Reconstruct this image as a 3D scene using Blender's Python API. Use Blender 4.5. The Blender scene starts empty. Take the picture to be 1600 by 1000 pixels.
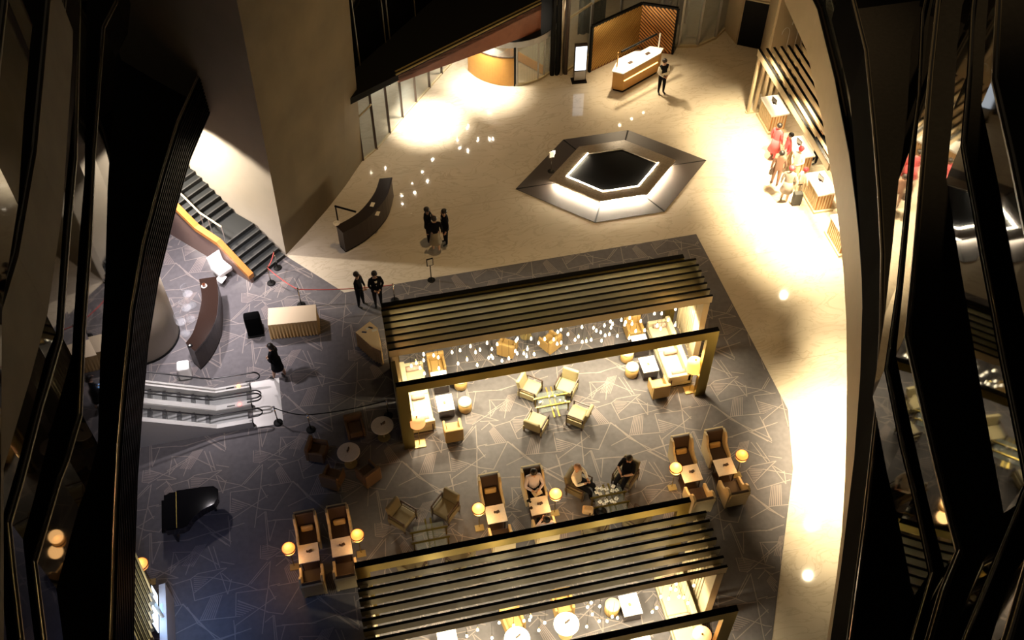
import bpy, bmesh, math, random
from mathutils import Vector, Matrix
R = math.radians
random.seed(7)
sc = bpy.context.scene
C = bpy.context.collection

# ------------------------------------------------------------------ camera
CAM_H, FPX, PITCH, YAW = 28.0, 1650.0, 50.0, -12.4
cam_data = bpy.data.cameras.new('camera'); cam = bpy.data.objects.new('camera', cam_data); C.objects.link(cam)
cam.location = (0, 0, CAM_H); cam.rotation_euler = (R(90 - PITCH), 0, R(YAW))
cam_data.sensor_fit = 'HORIZONTAL'; cam_data.sensor_width = 36; cam_data.lens = FPX / 1600 * 36
cam_data.clip_end = 400
sc.camera = cam
# ------------------------------------------------------------------ world, view
w = bpy.data.worlds.new('world'); sc.world = w; w.use_nodes = True
w.node_tree.nodes['Background'].inputs[0].default_value = (1.0, 0.78, 0.52, 1)
w.node_tree.nodes['Background'].inputs[1].default_value = 0.011
vs = sc.view_settings
vs.view_transform = 'Standard'; vs.look = 'None'; vs.gamma = 1; vs.use_curve_mapping = False
vs.exposure = 0.0

def at(x, y, z=0.0):
    """photo pixel (1600x1000) -> point on the horizontal plane at height z"""
    p, q = R(PITCH), R(YAW)
    F = Vector((-math.sin(q) * math.cos(p), math.cos(q) * math.cos(p), -math.sin(p)))
    Rt = Vector((math.cos(q), math.sin(q), 0)); U = Rt.cross(F)
    d = F * FPX + Rt * (x - 800) - U * (y - 500)
    return Vector((0, 0, CAM_H)) + d * ((z - CAM_H) / d.z)

WARM, AMBER, NEUT = (1.0, 0.70, 0.38), (1.0, 0.55, 0.20), (1.0, 0.90, 0.85)
def spot(name, loc, target, watts, col=WARM, angle=60, blend=0.6, r=0.12):
    l = bpy.data.lights.new(name, 'SPOT'); l.energy = watts; l.color = col
    l.spot_size = R(angle); l.spot_blend = blend; l.shadow_soft_size = r
    o = bpy.data.objects.new(name, l); C.objects.link(o); o.location = loc
    o.rotation_euler = (Vector(target) - Vector(loc)).to_track_quat('-Z', 'Y').to_euler(); return o
def point(name, loc, watts, col=WARM, r=0.1):
    l = bpy.data.lights.new(name, 'POINT'); l.energy = watts; l.color = col; l.shadow_soft_size = r
    o = bpy.data.objects.new(name, l); C.objects.link(o); o.location = loc; return o

# unseen spots added high above the hall for general light
spot('atrium_fill_spot', (9, 27, 44), (8.5, 30, 0), 19500, (1, .65, .30), 38, .9, .5)
spot('atrium_fill_spot', (6, 20, 46), (15.0, 19.0, 0), 8500, (1, .68, .32), 28, .8, .5)
spot('atrium_fill_spot', (3, 12, 46), (4.5, 15.2, 0), 1700, (1, .72, .42), 25, .9, .5)
# downlights under the gallery over the reception floor (right)
for px, zz, wt, an in (((1163, 208), 4.3, 2600, 80), ((1205, 275), 4.3, 4000, 88), ((1250, 345), 4.3, 5600, 90), ((1293, 415), 4.3, 2400, 76),
                   ((1318, 528), 4.3, 1300, 50), ((1320, 580), 4.3, 1200, 50),
                   ((1308, 655), 4.3, 3200, 70), ((1303, 715), 4.3, 5600, 76), ((1298, 800), 4.3, 2400, 66),
                   ((1312, 893), 4.3, 260, 46), ((1312, 935), 4.3, 200, 46)):
    g = at(*px); spot('gallery_downlight', (g.x + .25, g.y, zz), (g.x, g.y, 0), wt, (1, .80, .50), an, .9)
# downlights by the entrance glazing
for px, wt, an in (((668, 190), 2400, 48), ((762, 140), 1900, 52), ((715, 118), 500, 50)):
    g = at(*px); spot('entrance_downlight', (g.x - .1, g.y + .2, 2.9), (g.x, g.y, 0), wt, (1, .88, .70), an + 24, .9)
# concierge light
g = at(1010, 150); spot('concierge_downlight', (g.x - .6, g.y + 1.8, 4.2), (g.x, g.y, 0), 1300, (1, .78, .5), 84, .9)
# cool light on the escalator hall under the left gallery
for px, wt, an, zz in (((320, 470), 1500, 96, 4.9), ((330, 600), 900, 92, 4.9), ((400, 470), 600, 100, 4.9), ((300, 720), 260, 100, 4.9), ((270, 400), 700, 100, 4.9)):
    g = at(*px); spot('escalator_hall_downlight', (g.x, g.y, zz), (g.x, g.y, 0), wt * 1.45, (1.0, .90, .93), an, 1.0)
# light washing the wall beside the stair, from the landing above
spot('stair_wall_spot', (-6.6, 29.2, 4.6), (-3.6, 29.6, 2.0), 2300, (1, .88, .74), 84, .25)
# wash on concrete wall face
spot('wall_wash_spot', (4.5, 26, 12), (-.8, 30, 4.5), 200, (1, .68, .30), 60, 1.0, .3)
spot('stage_screen_glow', at(262, 950, 3.2), at(330, 930), 160, (.25, .45, 1), 130, 1.0, .4)

# ------------------------------------------------------------------ materials
MATS = {}
def mat(name, col, rough=.5, metal=0.0, emit=None, es=0, noise=0, nscale=8, spec=.5, trans=0, coat=0, bump=0, alpha=1):
    m = bpy.data.materials.new(name); m.use_nodes = True; nt = m.node_tree; b = nt.nodes['Principled BSDF']
    b.inputs['Base Color'].default_value = (*col, 1); b.inputs['Roughness'].default_value = rough
    b.inputs['Metallic'].default_value = metal; b.inputs['Specular IOR Level'].default_value = spec
    if coat: b.inputs['Coat Weight'].default_value = coat
    if trans: b.inputs['Transmission Weight'].default_value = trans; b.inputs['IOR'].default_value = 1.1
    if alpha < 1: b.inputs['Alpha'].default_value = alpha
    if emit: b.inputs['Emission Color'].default_value = (*emit, 1); b.inputs['Emission Strength'].default_value = es
    if noise or bump:
        tc = nt.nodes.new('ShaderNodeTexCoord'); n = nt.nodes.new('ShaderNodeTexNoise')
        n.inputs['Scale'].default_value = nscale; n.inputs['Detail'].default_value = 5
        nt.links.new(tc.outputs['Object'], n.inputs['Vector'])
        if noise:
            mx = nt.nodes.new('ShaderNodeMix'); mx.data_type = 'RGBA'
            mx.inputs[6].default_value = (*[c * (1 - noise) for c in col], 1); mx.inputs[7].default_value = (*[min(1, c * (1 + noise)) for c in col], 1)
            nt.links.new(n.outputs['Fac'], mx.inputs[0]); nt.links.new(mx.outputs[2], b.inputs['Base Color'])
        if bump:
            bp = nt.nodes.new('ShaderNodeBump'); bp.inputs['Strength'].default_value = bump
            nt.links.new(n.outputs['Fac'], bp.inputs['Height']); nt.links.new(bp.outputs[0], b.inputs['Normal'])
    MATS[name] = m; return m
def K(name): return MATS[name]

def marble(name, col, vein, rough, scale=.5, amount=.55):
    m = mat(name, col, rough); nt = m.node_tree; b = nt.nodes['Principled BSDF']
    tc = nt.nodes.new('ShaderNodeTexCoord')
    n1 = nt.nodes.new('ShaderNodeTexNoise'); n1.inputs['Scale'].default_value = scale; n1.inputs['Detail'].default_value = 8; n1.inputs['Distortion'].default_value = 1.6
    n2 = nt.nodes.new('ShaderNodeTexNoise'); n2.inputs['Scale'].default_value = scale * 3.2; n2.inputs['Detail'].default_value = 6; n2.inputs['Distortion'].default_value = 2.2
    mp = nt.nodes.new('ShaderNodeMapping'); mp.inputs['Scale'].default_value = (.55, 1.3, 1); mp.inputs['Rotation'].default_value = (0, 0, R(-20))
    nt.links.new(tc.outputs['Object'], mp.inputs[0]); nt.links.new(mp.outputs[0], n1.inputs[0]); nt.links.new(mp.outputs[0], n2.inputs[0])
    # thin veins where the noise crosses its middle
    sub = nt.nodes.new('ShaderNodeMath'); sub.operation = 'SUBTRACT'; sub.inputs[1].default_value = .5; nt.links.new(n2.outputs['Fac'], sub.inputs[0])
    ab = nt.nodes.new('ShaderNodeMath'); ab.operation = 'ABSOLUTE'; nt.links.new(sub.outputs[0], ab.inputs[0])
    mr = nt.nodes.new('ShaderNodeMapRange'); mr.inputs['From Min'].default_value = 0; mr.inputs['From Max'].default_value = .035; mr.inputs['To Min'].default_value = 1; mr.inputs['To Max'].default_value = 0
    nt.links.new(ab.outputs[0], mr.inputs[0])
    mu = nt.nodes.new('ShaderNodeMath'); mu.operation = 'MULTIPLY'; nt.links.new(mr.outputs[0], mu.inputs[0]); nt.links.new(n1.outputs['Fac'], mu.inputs[1])
    m2 = nt.nodes.new('ShaderNodeMath'); m2.operation = 'MULTIPLY'; m2.inputs[1].default_value = amount; nt.links.new(mu.outputs[0], m2.inputs[0])
    base = nt.nodes.new('ShaderNodeMix'); base.data_type = 'RGBA'; base.inputs[6].default_value = (*[c * .84 for c in col], 1); base.inputs[7].default_value = (*[min(1, c * 1.12) for c in col], 1)
    nt.links.new(n1.outputs['Fac'], base.inputs[0])
    mx = nt.nodes.new('ShaderNodeMix'); mx.data_type = 'RGBA'; mx.inputs[7].default_value = (*vein, 1)
    nt.links.new(m2.outputs[0], mx.inputs[0]); nt.links.new(base.outputs[2], mx.inputs[6]); nt.links.new(mx.outputs[2], b.inputs['Base Color'])
    return m

marble('marble', (.54, .475, .37), (.27, .21, .14), .06, .34, .55)
marble('table_marble', (.80, .74, .66), (.45, .38, .30), .25, 2.5, .6)
marble('dark_marble', (.30, .25, .19), (.05, .04, .03), .3, 1.6, 1.0)
mat('marble_joint', (.34, .28, .20), .4)
mat('carpet', (.100, .093, .097), .95, noise=.25, nscale=6, bump=.1)
mat('carpet_line', (.215, .185, .172), .95)
mat('carpet_line_soft', (.20, .168, .16), .95)
mat('carpet_dark', (.085, .075, .08), .95)
mat('gallery_stone', (.11, .092, .065), .8, noise=.3, nscale=1.5)
mat('concrete', (.18, .14, .08), .8, noise=.35, nscale=.7, bump=.05)
mat('plaster', (.44, .385, .30), .7, noise=.12, nscale=1.2)
mat('brown_panel', (.20, .13, .11), .55, noise=.1)
mat('stair_black', (.012, .014, .014), .6)
mat('stair_nosing', (.05, .05, .048), .45)
mat('orange_wood', (.42, .17, .035), .4, noise=.25, nscale=5)
mat('red_wood', (.23, .075, .035), .4, noise=.25, nscale=4)
mat('gold_panel', (.55, .28, .06), .45, noise=.1)
mat('brass', (.31, .235, .06), .34, 1.0)
mat('brass_satin', (.40, .31, .13), .5, .6)
mat('bronze_slat', (.23, .20, .105), .36, .2)
mat('beige_fascia', (.52, .44, .28), .5)
mat('cream_fascia', (.50, .40, .25), .55, noise=.08, nscale=2)
mat('black', (.003, .003, .003), .6, spec=.15)
mat('black_cloth', (.002, .002, .002), .95, spec=.02)
mat('black_gloss', (.006, .006, .007), .06, coat=.6)
mat('dark_ledge', (.007, .0063, .0056), .35, spec=.12)
mat('dark_panel', (.0025, .0023, .0022), .03, spec=.16)
mat('gallery_cap', (.15, .13, .095), .4)
mat('gallery_cap_bright', (.18, .155, .115), .35)
mat('gallery_floor', (.030, .027, .025), .8, noise=.4, nscale=9)
mat('gallery_floor_brown', (.030, .022, .017), .7, noise=.2)
mat('chrome', (.62, .58, .52), .14, 1.0)
mat('steel', (.42, .41, .39), .45, .5)
mat('step_steel', (.20, .205, .20), .5, .3)
mat('deck_white', (.46, .455, .43), .35)
mat('rubber', (.01, .01, .012), .35)
mat('glass', (.75, .82, .78), .05, spec=.5, trans=.0, alpha=.16)
mat('glass_dark', (.02, .024, .022), .04, spec=.25, alpha=.6)
mat('glass_table', (.30, .36, .34), .03, alpha=.14)
mat('acrylic', (.6, .62, .65), .05, alpha=.13)
mat('cream_leather', (.52, .42, .25), .5, noise=.06)
mat('cream_edge', (.55, .43, .25), .5)
mat('brown_leather', (.05, .030, .021), .5)
mat('tan_leather', (.34, .215, .07), .5, noise=.06)
mat('gold_pillow', (.50, .33, .12), .6, noise=.2, nscale=20)
mat('sofa_cream', (.42, .375, .245), .6, noise=.04)
mat('pillow_pink', (.40, .27, .22), .8, noise=.12, nscale=30)
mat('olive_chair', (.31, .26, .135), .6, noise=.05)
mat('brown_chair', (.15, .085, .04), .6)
mat('olive_chair_shaded', (.14, .11, .055), .6)  # olive chair colour darkened for the unlit seating
mat('dark_wood', (.05, .028, .018), .4)
mat('walnut_gloss', (.022, .012, .009), .10, coat=.4)
mat('espresso', (.018, .010, .007), .35)
mat('white_top', (.88, .87, .84), .35)
mat('dark_base', (.035, .022, .016), .12, coat=.3)
mat('linen', (.74, .60, .40), .85)
mat('linen_skirt', (.55, .36, .15), .85)
mat('white_cloth', (.8, .78, .76), .8)
mat('lamp_amber', (1, .6, .25), .5, emit=(1, .34, .05), es=1.25)
mat('lamp_yellow', (1, .7, .3), .5, emit=(1, .50, .10), es=1.7)
mat('lamp_peach', (1, .6, .35), .5, emit=(1, .40, .13), es=1.15)
mat('bulb', (1, .9, .7), .4, emit=(1, .86, .6), es=9)
mat('ceiling_bulb', (1, .9, .75), .4, emit=(1, .86, .66), es=1100)
mat('led', (1, .95, .85), .4, emit=(1, .86, .64), es=230)
mat('desk_led', (1, .8, .4), .4, emit=(1, .62, .2), es=4)
mat('screen_white', (.8, .9, 1), .3, emit=(.75, .86, 1), es=2.2)
mat('screen_blue', (.3, .5, 1), .3, emit=(.18, .36, 1), es=.9)
mat('red_light', (1, .1, .1), .3, emit=(1, .12, .1), es=6)
mat('orange_light', (1, .4, .1), .3, emit=(1, .35, .08), es=6)
mat('red_rope', (.42, .06, .05), .7)
mat('skin', (.50, .30, .20), .6)
mat('hair', (.012, .008, .006), .5)
mat('red_hair_cap', (.55, .03, .04), .6)
mat('suit', (.006, .006, .008), .9, spec=.1)
mat('shoe', (.008, .008, .008), .4)
mat('pink_shirt', (.52, .48, .55), .8)
mat('white_shirt', (.85, .80, .68), .8)
mat('grey_skirt', (.26, .22, .15), .9)
mat('grey_dress', (.27, .22, .18), .9)
mat('brown_dress', (.22, .12, .08), .9)
mat('red_dress', (.62, .10, .11), .8)
mat('tan_bag', (.40, .26, .12), .6)
mat('suitcase_dark', (.03, .03, .025), .5)
mat('pot_black', (.01, .01, .01), .3)
mat('plate', (.78, .78, .74), .3)
mat('phone', (.2, .5, 1), .3, emit=(.2, .5, 1), es=3)

# ------------------------------------------------------------------ mesh helpers
class MB:
    def __init__(s): s.v = []; s.f = []
    def add(s, vs, fs):
        o = len(s.v); s.v += [tuple(v) for v in vs]; s.f += [tuple(i + o for i in f) for f in fs]; return s
    def box(s, x0, x1, y0, y1, z0, z1, M=None):
        vs = [Vector((x, y, z)) for z in (z0, z1) for x, y in ((x0, y0), (x1, y0), (x1, y1), (x0, y1))]
        if M: vs = [M @ v for v in vs]
        return s.add(vs, [(3, 2, 1, 0), (4, 5, 6, 7), (0, 1, 5, 4), (1, 2, 6, 5), (2, 3, 7, 6), (3, 0, 4, 7)])
    def cbox(s, c, size, rz=0, rx=0, ry=0):
        M = Matrix.Translation(c) @ Matrix.Rotation(rz, 4, 'Z') @ Matrix.Rotation(ry, 4, 'Y') @ Matrix.Rotation(rx, 4, 'X')
        a, b, d = size[0] / 2, size[1] / 2, size[2] / 2
        return s.box(-a, a, -b, b, -d, d, M)
    def prism(s, pts, z0, z1):
        n = len(pts); A = sum(pts[i][0] * pts[(i + 1) % n][1] - pts[(i + 1) % n][0] * pts[i][1] for i in range(n))
        if A < 0: pts = pts[::-1]
        vs = [(p[0], p[1], z0) for p in pts] + [(p[0], p[1], z1) for p in pts]
        fs = [tuple(range(n - 1, -1, -1)), tuple(range(n, 2 * n))] + [(i, (i + 1) % n, n + (i + 1) % n, n + i) for i in range(n)]
        return s.add(vs, fs)
    def prism_x(s, pts, x0, x1):       # polygon in (y, z) extruded along x
        n = len(pts)
        vs = [(x0, p[0], p[1]) for p in pts] + [(x1, p[0], p[1]) for p in pts]
        fs = [tuple(range(n - 1, -1, -1)), tuple(range(n, 2 * n))] + [(i, (i + 1) % n, n + (i + 1) % n, n + i) for i in range(n)]
        return s.add(vs, fs)
    def tube(s, pts, r, n=8):
        pts = [Vector(p) for p in pts]; rs = r if isinstance(r, (list, tuple)) else [r] * len(pts); o = len(s.v)
        for i, p in enumerate(pts):
            t = (pts[min(i + 1, len(pts) - 1)] - pts[max(i - 1, 0)]).normalized()
            a = t.cross(Vector((0, 0, 1)))
            if a.length < 1e-3: a = t.cross(Vector((1, 0, 0)))
            a.normalize(); b = t.cross(a)
            s.v += [tuple(p + (a * math.cos(k * math.tau / n) + b * math.sin(k * math.tau / n)) * rs[i]) for k in range(n)]
        for i in range(len(pts) - 1):
            for k in range(n):
                s.f.append((o + i * n + k, o + (i + 1) * n + k, o + (i + 1) * n + (k + 1) % n, o + i * n + (k + 1) % n))
        s.f.append(tuple(o + k for k in range(n))); e = o + (len(pts) - 1) * n; s.f.append(tuple(e + k for k in range(n - 1, -1, -1)))
        return s
    def lathe(s, prof, n=16, c=(0, 0), a0=0, a1=math.tau):
        full = abs(a1 - a0 - math.tau) < 1e-6; m = n if full else n + 1; o = len(s.v)
        for r, z in prof:
            for k in range(m):
                a = a0 + (a1 - a0) * k / n; s.v.append((c[0] + r * math.cos(a), c[1] + r * math.sin(a), z))
        for i in range(len(prof) - 1):
            for k in range(n):
                k2 = (k + 1) % m
                s.f.append((o + i * m + k, o + i * m + k2, o + (i + 1) * m + k2, o + (i + 1) * m + k))
        if full:
            if prof[0][0] > 1e-4: s.f.append(tuple(o + k for k in range(m - 1, -1, -1)))
            if prof[-1][0] > 1e-4: e = o + (len(prof) - 1) * m; s.f.append(tuple(e + k for k in range(m)))
        return s
    def wall(s, pts, z0, z1, t=.1):     # plan polyline -> upright strip with thickness
        for a, b in zip(pts[:-1], pts[1:]):
            a, b = Vector(a[:2]), Vector(b[:2]); d = (b - a).normalized(); n = Vector((-d.y, d.x)) * t / 2
            s.prism([tuple(a - n), tuple(b - n), tuple(b + n), tuple(a + n)], z0, z1)
        return s
    def mesh(s, name):
        me = bpy.data.meshes.new(name); me.from_pydata(s.v, [], s.f); me.update(); return me
    def build(s, name, m, parent=None, smooth=False, bevel=0, loc=None, seg=2):
        me = s.mesh(name); me.materials.append(K(m) if isinstance(m, str) else m)
        if smooth:
            for p in me.polygons: p.use_smooth = True
        o = bpy.data.objects.new(name, me); C.objects.link(o)
        if parent: o.parent = parent
        if loc: o.location = loc
        if bevel:
            b = o.modifiers.new('bevel', 'BEVEL'); b.width = bevel; b.segments = seg; b.limit_method = 'ANGLE'; b.angle_limit = R(40)
        return o
def ellip(mb, c, r, n=10, m=6):
    prof = []
    o = len(mb.v)
    mb.lathe([(max(1e-5, math.sin(math.pi * i / m)), -math.cos(math.pi * i / m)) for i in range(m + 1)], n)
    for i in range(o, len(mb.v)):
        v = mb.v[i]; mb.v[i] = (c[0] + v[0] * r[0], c[1] + v[1] * r[1], c[2] + v[2] * r[2])
    return mb
def tag(o, label=None, cat=None, group=None, kind=None):
    if label: o['label'] = label
    if cat: o['category'] = cat
    if group: o['group'] = group
    if kind: o['kind'] = kind
    return o
def thing(name, label, cat, loc=(0, 0, 0), rz=0, group=None, kind=None):
    o = bpy.data.objects.new(name, None); C.objects.link(o); o.empty_display_size = .2
    o.location = loc; o.rotation_euler = (0, 0, rz); return tag(o, label, cat, group, kind)
def copy_tree(o, parent=None):
    c = o.copy(); C.objects.link(c)
    if parent: c.parent = parent
    for ch in o.children: copy_tree(ch, c)
    return c
class Proto:
    """first placing uses the built thing itself, later ones copies of it"""
    def __init__(s, root): s.root = root; s.used = False
    def put(s, loc, rz, label, group=None, cat=None):
        o = s.root if not s.used else copy_tree(s.root); s.used = True
        o.location = loc; o.rotation_euler = (0, 0, rz); o['label'] = label
        if group: o['group'] = group
        return o
def struct(o): o['kind'] = 'structure'; return o

# ================================================================== THE SETTING
fl = struct(MB().box(-30, 40, -5, 60, -.3, 0).build('floor', 'marble'))
mb = MB()
for x0, x1, y in ((12.7, 19, 24.1), (2, 8, 28.9), (13, 19, 19.2), (9, 14, 12.6), (-1, 8, 33.6)): mb.box(x0, x1, y - .008, y + .008, 0, .002)
mb.build('floor_joint', 'marble_joint', fl)

# carpet -------------------------------------------------------------------
CP = [(-2.35, 27.69), (-.48, 25.45), (12.62, 25.54), (12.94, 17.34), (12.25, 15.2), (9.57, 10.15), (7.3, 5.5), (-12, 5.5), (-12, 36.5), (-7.9, 32.3)]
carpet = MB().prism(CP, 0, .010).build('carpet', 'carpet')
tag(carpet, 'grey carpet with pale angular line pattern over the lounge floor', 'carpet', kind='structure')
def inside(x, y, poly=CP):
    c = False; n = len(poly)
    for i in range(n):
        x1, y1 = poly[i]; x2, y2 = poly[(i + 1) % n]
        if (y1 > y) != (y2 > y) and x < (x2 - x1) * (y - y1) / (y2 - y1) + x1: c = not c
    return c
def zs(o, s, L): return [tuple(at(o[0] + p[0] / s, o[1] + p[1] / s)[:2] for p in q) for q in L]
# line figures of one repeat of the weave, read off the lit floor
SEG = zs((920, 590), 10, [((0, 75), (300, 68)), ((15, 75), (50, 340)), ((40, 90), (120, 190)), ((60, 320), (135, 175)), ((0, 275), (280, 75)), ((290, 75), (265, 350)),
    ((290, 65), (690, 228)), ((540, 0), (712, 265)), ((700, 190), (900, 220)), ((350, 400), (430, 335)), ((430, 335), (810, 262)), ((120, 470), (350, 400)),
    ((350, 400), (490, 665)), ((490, 665), (1160, 480)), ((720, 330), (450, 570)), ((720, 330), (810, 262)), ((740, 330), (920, 585)), ((760, 330), (920, 430)),
    ((915, 400), (922, 585)), ((600, 375), (1150, 472)), ((1160, 480), (1320, 535)), ((1160, 480), (1345, 190)), ((1385, 190), (1450, 490)),
    ((1450, 490), (1520, 950)), ((1030, 570), (1440, 520)), ((1030, 570), (1115, 860)), ((1080, 660), (1540, 800)), ((1140, 970), (1600, 610)), ((1450, 490), (1600, 650)),
    ((1450, 490), (1600, 455)), ((630, 905), (1110, 860)), ((340, 710), (730, 1000)), ((340, 710), (155, 1130)), ((0, 770), (340, 710)), ((350, 1065), (630, 920)), ((25, 405), (100, 480))])
SEG += zs((840, 650), 10, [((840, 540), (990, 960)), ((730, 630), (830, 540)), ((890, 680), (1280, 640)), ((1020, 670), (995, 970)), ((330, 680), (390, 970)), ((720, 500), (960, 528)), ((80, 860), (300, 980)), ((1440, 630), (1600, 570))])
SEG += zs((720, 620), 10, [((140, 242), (590, 375)), ((180, 440), (770, 60)), ((300, 390), (590, 375)), ((450, 410), (320, 520)), ((450, 410), (545, 470)), ((240, 450), (0, 750)), ((65, 250), (85, 420))])
SEG += zs((800, 530), 4, [((80, 740), (330, 870)), ((0, 655), (80, 740)), ((430, 590), (450, 790)), ((490, 700), (560, 920)), ((860, 700), (985, 770)), ((700, 740), (860, 690)), ((920, 600), (985, 760)),
    ((1240, 405), (1490, 575)), ((1490, 575), (1600, 540)), ((1490, 580), (1600, 640)), ((860, 700), (1030, 640)), ((1360, 240), (1270, 130)), ((550, 745), (740, 735))])
HAT = []
def hatch(o, s, a0, a1, b0, b1, n):
    L = [((a0[0] + (a1[0] - a0[0]) * i / (n - 1), a0[1] + (a1[1] - a0[1]) * i / (n - 1)), (b0[0] + (b1[0] - b0[0]) * i / (n - 1), b0[1] + (b1[1] - b0[1]) * i / (n - 1))) for i in range(n)]
    HAT.extend(zs(o, s, L))
hatch((920, 590), 10, (45, 545), (100, 480), (165, 735), (310, 705), 6)
hatch((920, 590), 10, (705, 612), (845, 590), (640, 897), (825, 888), 7)
hatch((920, 590), 10, (380, 370), (450, 560), (610, 380), (460, 565), 9)
hatch((920, 590), 10, (1085, 670), (1115, 855), (1370, 745), (1180, 855), 7)
hatch((720, 620), 10, (90, 255), (90, 420), (330, 290), (200, 425), 8)
hatch((840, 650), 10, (1560, 720), (1700, 690), (1440, 1000), (1600, 1010), 7)
PER = 3.37
def lay(segs, wd, z):
    mb = MB(); h = wd / 2
    for q_, ((x1, y1), (x2, y2)) in enumerate(segs):
        zq = z + q_ * .00004
        for i in range(-7, 5):
            for j in range(-5, 7):
                ax, ay, bx, by = x1 + i * PER, y1 + j * PER, x2 + i * PER, y2 + j * PER
                L = math.hypot(bx - ax, by - ay); n = max(2, int(L / .12)); run = None
                for k in range(n + 2):
                    t = k / n
                    ok = k <= n and inside(ax + (bx - ax) * t, ay + (by - ay) * t) and ax + (bx - ax) * t > -9 and ay + (by - ay) * t > 6
                    if ok and run is None: run = t
                    if not ok and run is not None:
                        t1 = (k - 1) / n
                        if t1 - run > .02:
                            p = Vector((ax + (bx - ax) * run, ay + (by - ay) * run)); q = Vector((ax + (bx - ax) * t1, ay + (by - ay) * t1))
                            d = (q - p).normalized(); nn = Vector((-d.y, d.x)) * h
                            mb.add([(*(p - nn), zq), (*(q - nn), zq), (*(q + nn), zq), (*(p + nn), zq)], [(0, 1, 2, 3)])
                        run = None
    return mb
tag(lay(SEG, .027, .0135).build('woven_line', 'carpet_line', carpet), kind='stuff')
tag(lay(HAT, .028, .0115).build('woven_hatching', 'carpet_line_soft', carpet), kind='stuff')

# left concrete wall (the big pier) -----------------------------------------
def lean(b, top, z):      # base pixel on floor, pixel at the upper frame border, z there
    return at(*b), at(*top, z)
base_px = [(447, 398), (478, 365), (512, 326), (540, 290), (567, 250)]
top_px = [(370, 0), (415, 0), (462, 0), (505, 0), (545, 0)]
def zfor(b, ty):          # height at which the vertical above b reaches image row ty
    P = at(*b); lo, hi = 0, 14
    p, q = R(PITCH), R(YAW)
    F = Vector((-math.sin(q) * math.cos(p), math.cos(q) * math.cos(p), -math.sin(p))); U = Vector((math.cos(q), math.sin(q), 0)).cross(F)
    for _ in range(40):
        m_ = (lo + hi) / 2; d = P + Vector((0, 0, m_)) - Vector((0, 0, CAM_H))
        if 500 - FPX * d.dot(U) / d.dot(F) > ty: lo = m_
        else: hi = m_
    return lo
lo_pts = [at(*b) for b in base_px]; hi_pts = [at(*t, zfor(b, 0)) for b, t in zip(base_px, top_px)]
hi_pts = [l + (h - l) * 1.5 for l, h in zip(lo_pts, hi_pts)]
mb = MB(); n = len(lo_pts)
mb.add(lo_pts + hi_pts, [(i, i + 1, n + i + 1, n + i) for i in range(n - 1)])
bl, bh = [Vector((-7.5, 34.5, 0)), Vector((1.2, 40, 0))], [Vector((-8.5, 34.5, 12)), Vector((1.2, 40, 12))]
struct(mb.build('wall_left', 'concrete', smooth=False))
d_st = Vector((-.67, .743, 0)).normalized()
# wall along the stair
c0, c1 = lo_pts[0], hi_pts[0]
e0, e1 = c0 + d_st * 6.5, c1 + d_st * 6.5 + Vector((-.4, 0, 0))
NS = 8; mb = MB(); vv = []
for i in range(NS + 1):
    t = i / NS; bul = Vector((-.25, -.22, 0)) * math.sin(math.pi * t) * .8
    vv.append(c0.lerp(e0, t) + bul * .3); vv.append(c1.lerp(e1, t) + bul)
mb.add(vv, [(2 * i, 2 * i + 1, 2 * i + 3, 2 * i + 2) for i in range(NS)])
struct(mb.build('wall_stair', 'plaster', smooth=True))

# staircase -------------------------------------------------------------------
st = thing('staircase', 'black stone staircase with orange wood side rail beside the concrete wall', 'staircase', kind='structure')
B = Vector((-2.38, 27.63, 0)); A = Vector((-3.56, 26.66, 0)); acc = (A - B).normalized(); W = (A - B).length
def stair_box(s0, s1, z0, z1, lo=0, hi=None):
    hi = W if hi is None else hi
    p = [B + d_st * s0 + acc * lo, B + d_st * s1 + acc * lo, B + d_st * s1 + acc * hi, B + d_st * s0 + acc * hi]
    return [tuple(q[:2]) for q in p], z0, z1
s = 0; z = 0
def step(s0, run, z):
    o = MB().prism(*stair_box(s0, s0 + run, 0, z)).build('step', 'stair_black', st)
    MB().prism(*stair_box(s0 - .005, s0 + .045, z - .02, z + .004)).build('nosing', 'stair_nosing', o)
for i in range(6):
    z += .16; step(s, .27 if i < 5 else 1.05, z); s += .27 if i < 5 else 1.05
for i in range(11):
    z += .16; step(s, .27, z); s += .27
prof = [(0, 0, .12), (1.35, .0, 1.05), (2.4, 0, 1.15), (5.35, 0, 2.95)]
def side_panel(lo, hi, dz0, dz1, name, m, closed=False):
    mb = MB(); pts = []
    for sx, _, h in prof:
        a_ = B + d_st * sx + acc * lo; b_ = B + d_st * sx + acc * hi
        zb = 0 if closed else h + dz0
        pts += [(*a_[:2], zb), (*b_[:2], zb), (*b_[:2], h + dz1), (*a_[:2], h + dz1)]
    fs = [(0, 1, 2, 3), tuple(4 * (len(prof) - 1) + k for k in (3, 2, 1, 0))]
    for i in range(len(prof) - 1):
        for k in range(4): fs.append((4 * i + k, 4 * i + 4 + k, 4 * i + 4 + (k + 1) % 4, 4 * i + (k + 1) % 4))
    return mb.add(pts, fs).build(name, m, st)
side_panel(W, W + .10, 0, .12, 'side_wall', 'brown_panel', True)
side_panel(W - .06, W + .16, .12, .30, 'side_cap', 'orange_wood')
MB().tube([B + d_st * sx + acc * (W - .22) + Vector((0, 0, h + .75)) for sx, _, h in prof[1:]] + [], .035).build('handrail', 'beige_fascia', st)
for sx, h in ((1.35, 1.05), (2.0, 1.1), (2.4, 1.15), (3.9, 2.06)):
    p = B + d_st * sx + acc * (W - .22); MB().tube([p + Vector((0, 0, h - .1)), p + Vector((0, 0, h + .75))], .018).build('handrail_post', 'steel', st)

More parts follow.
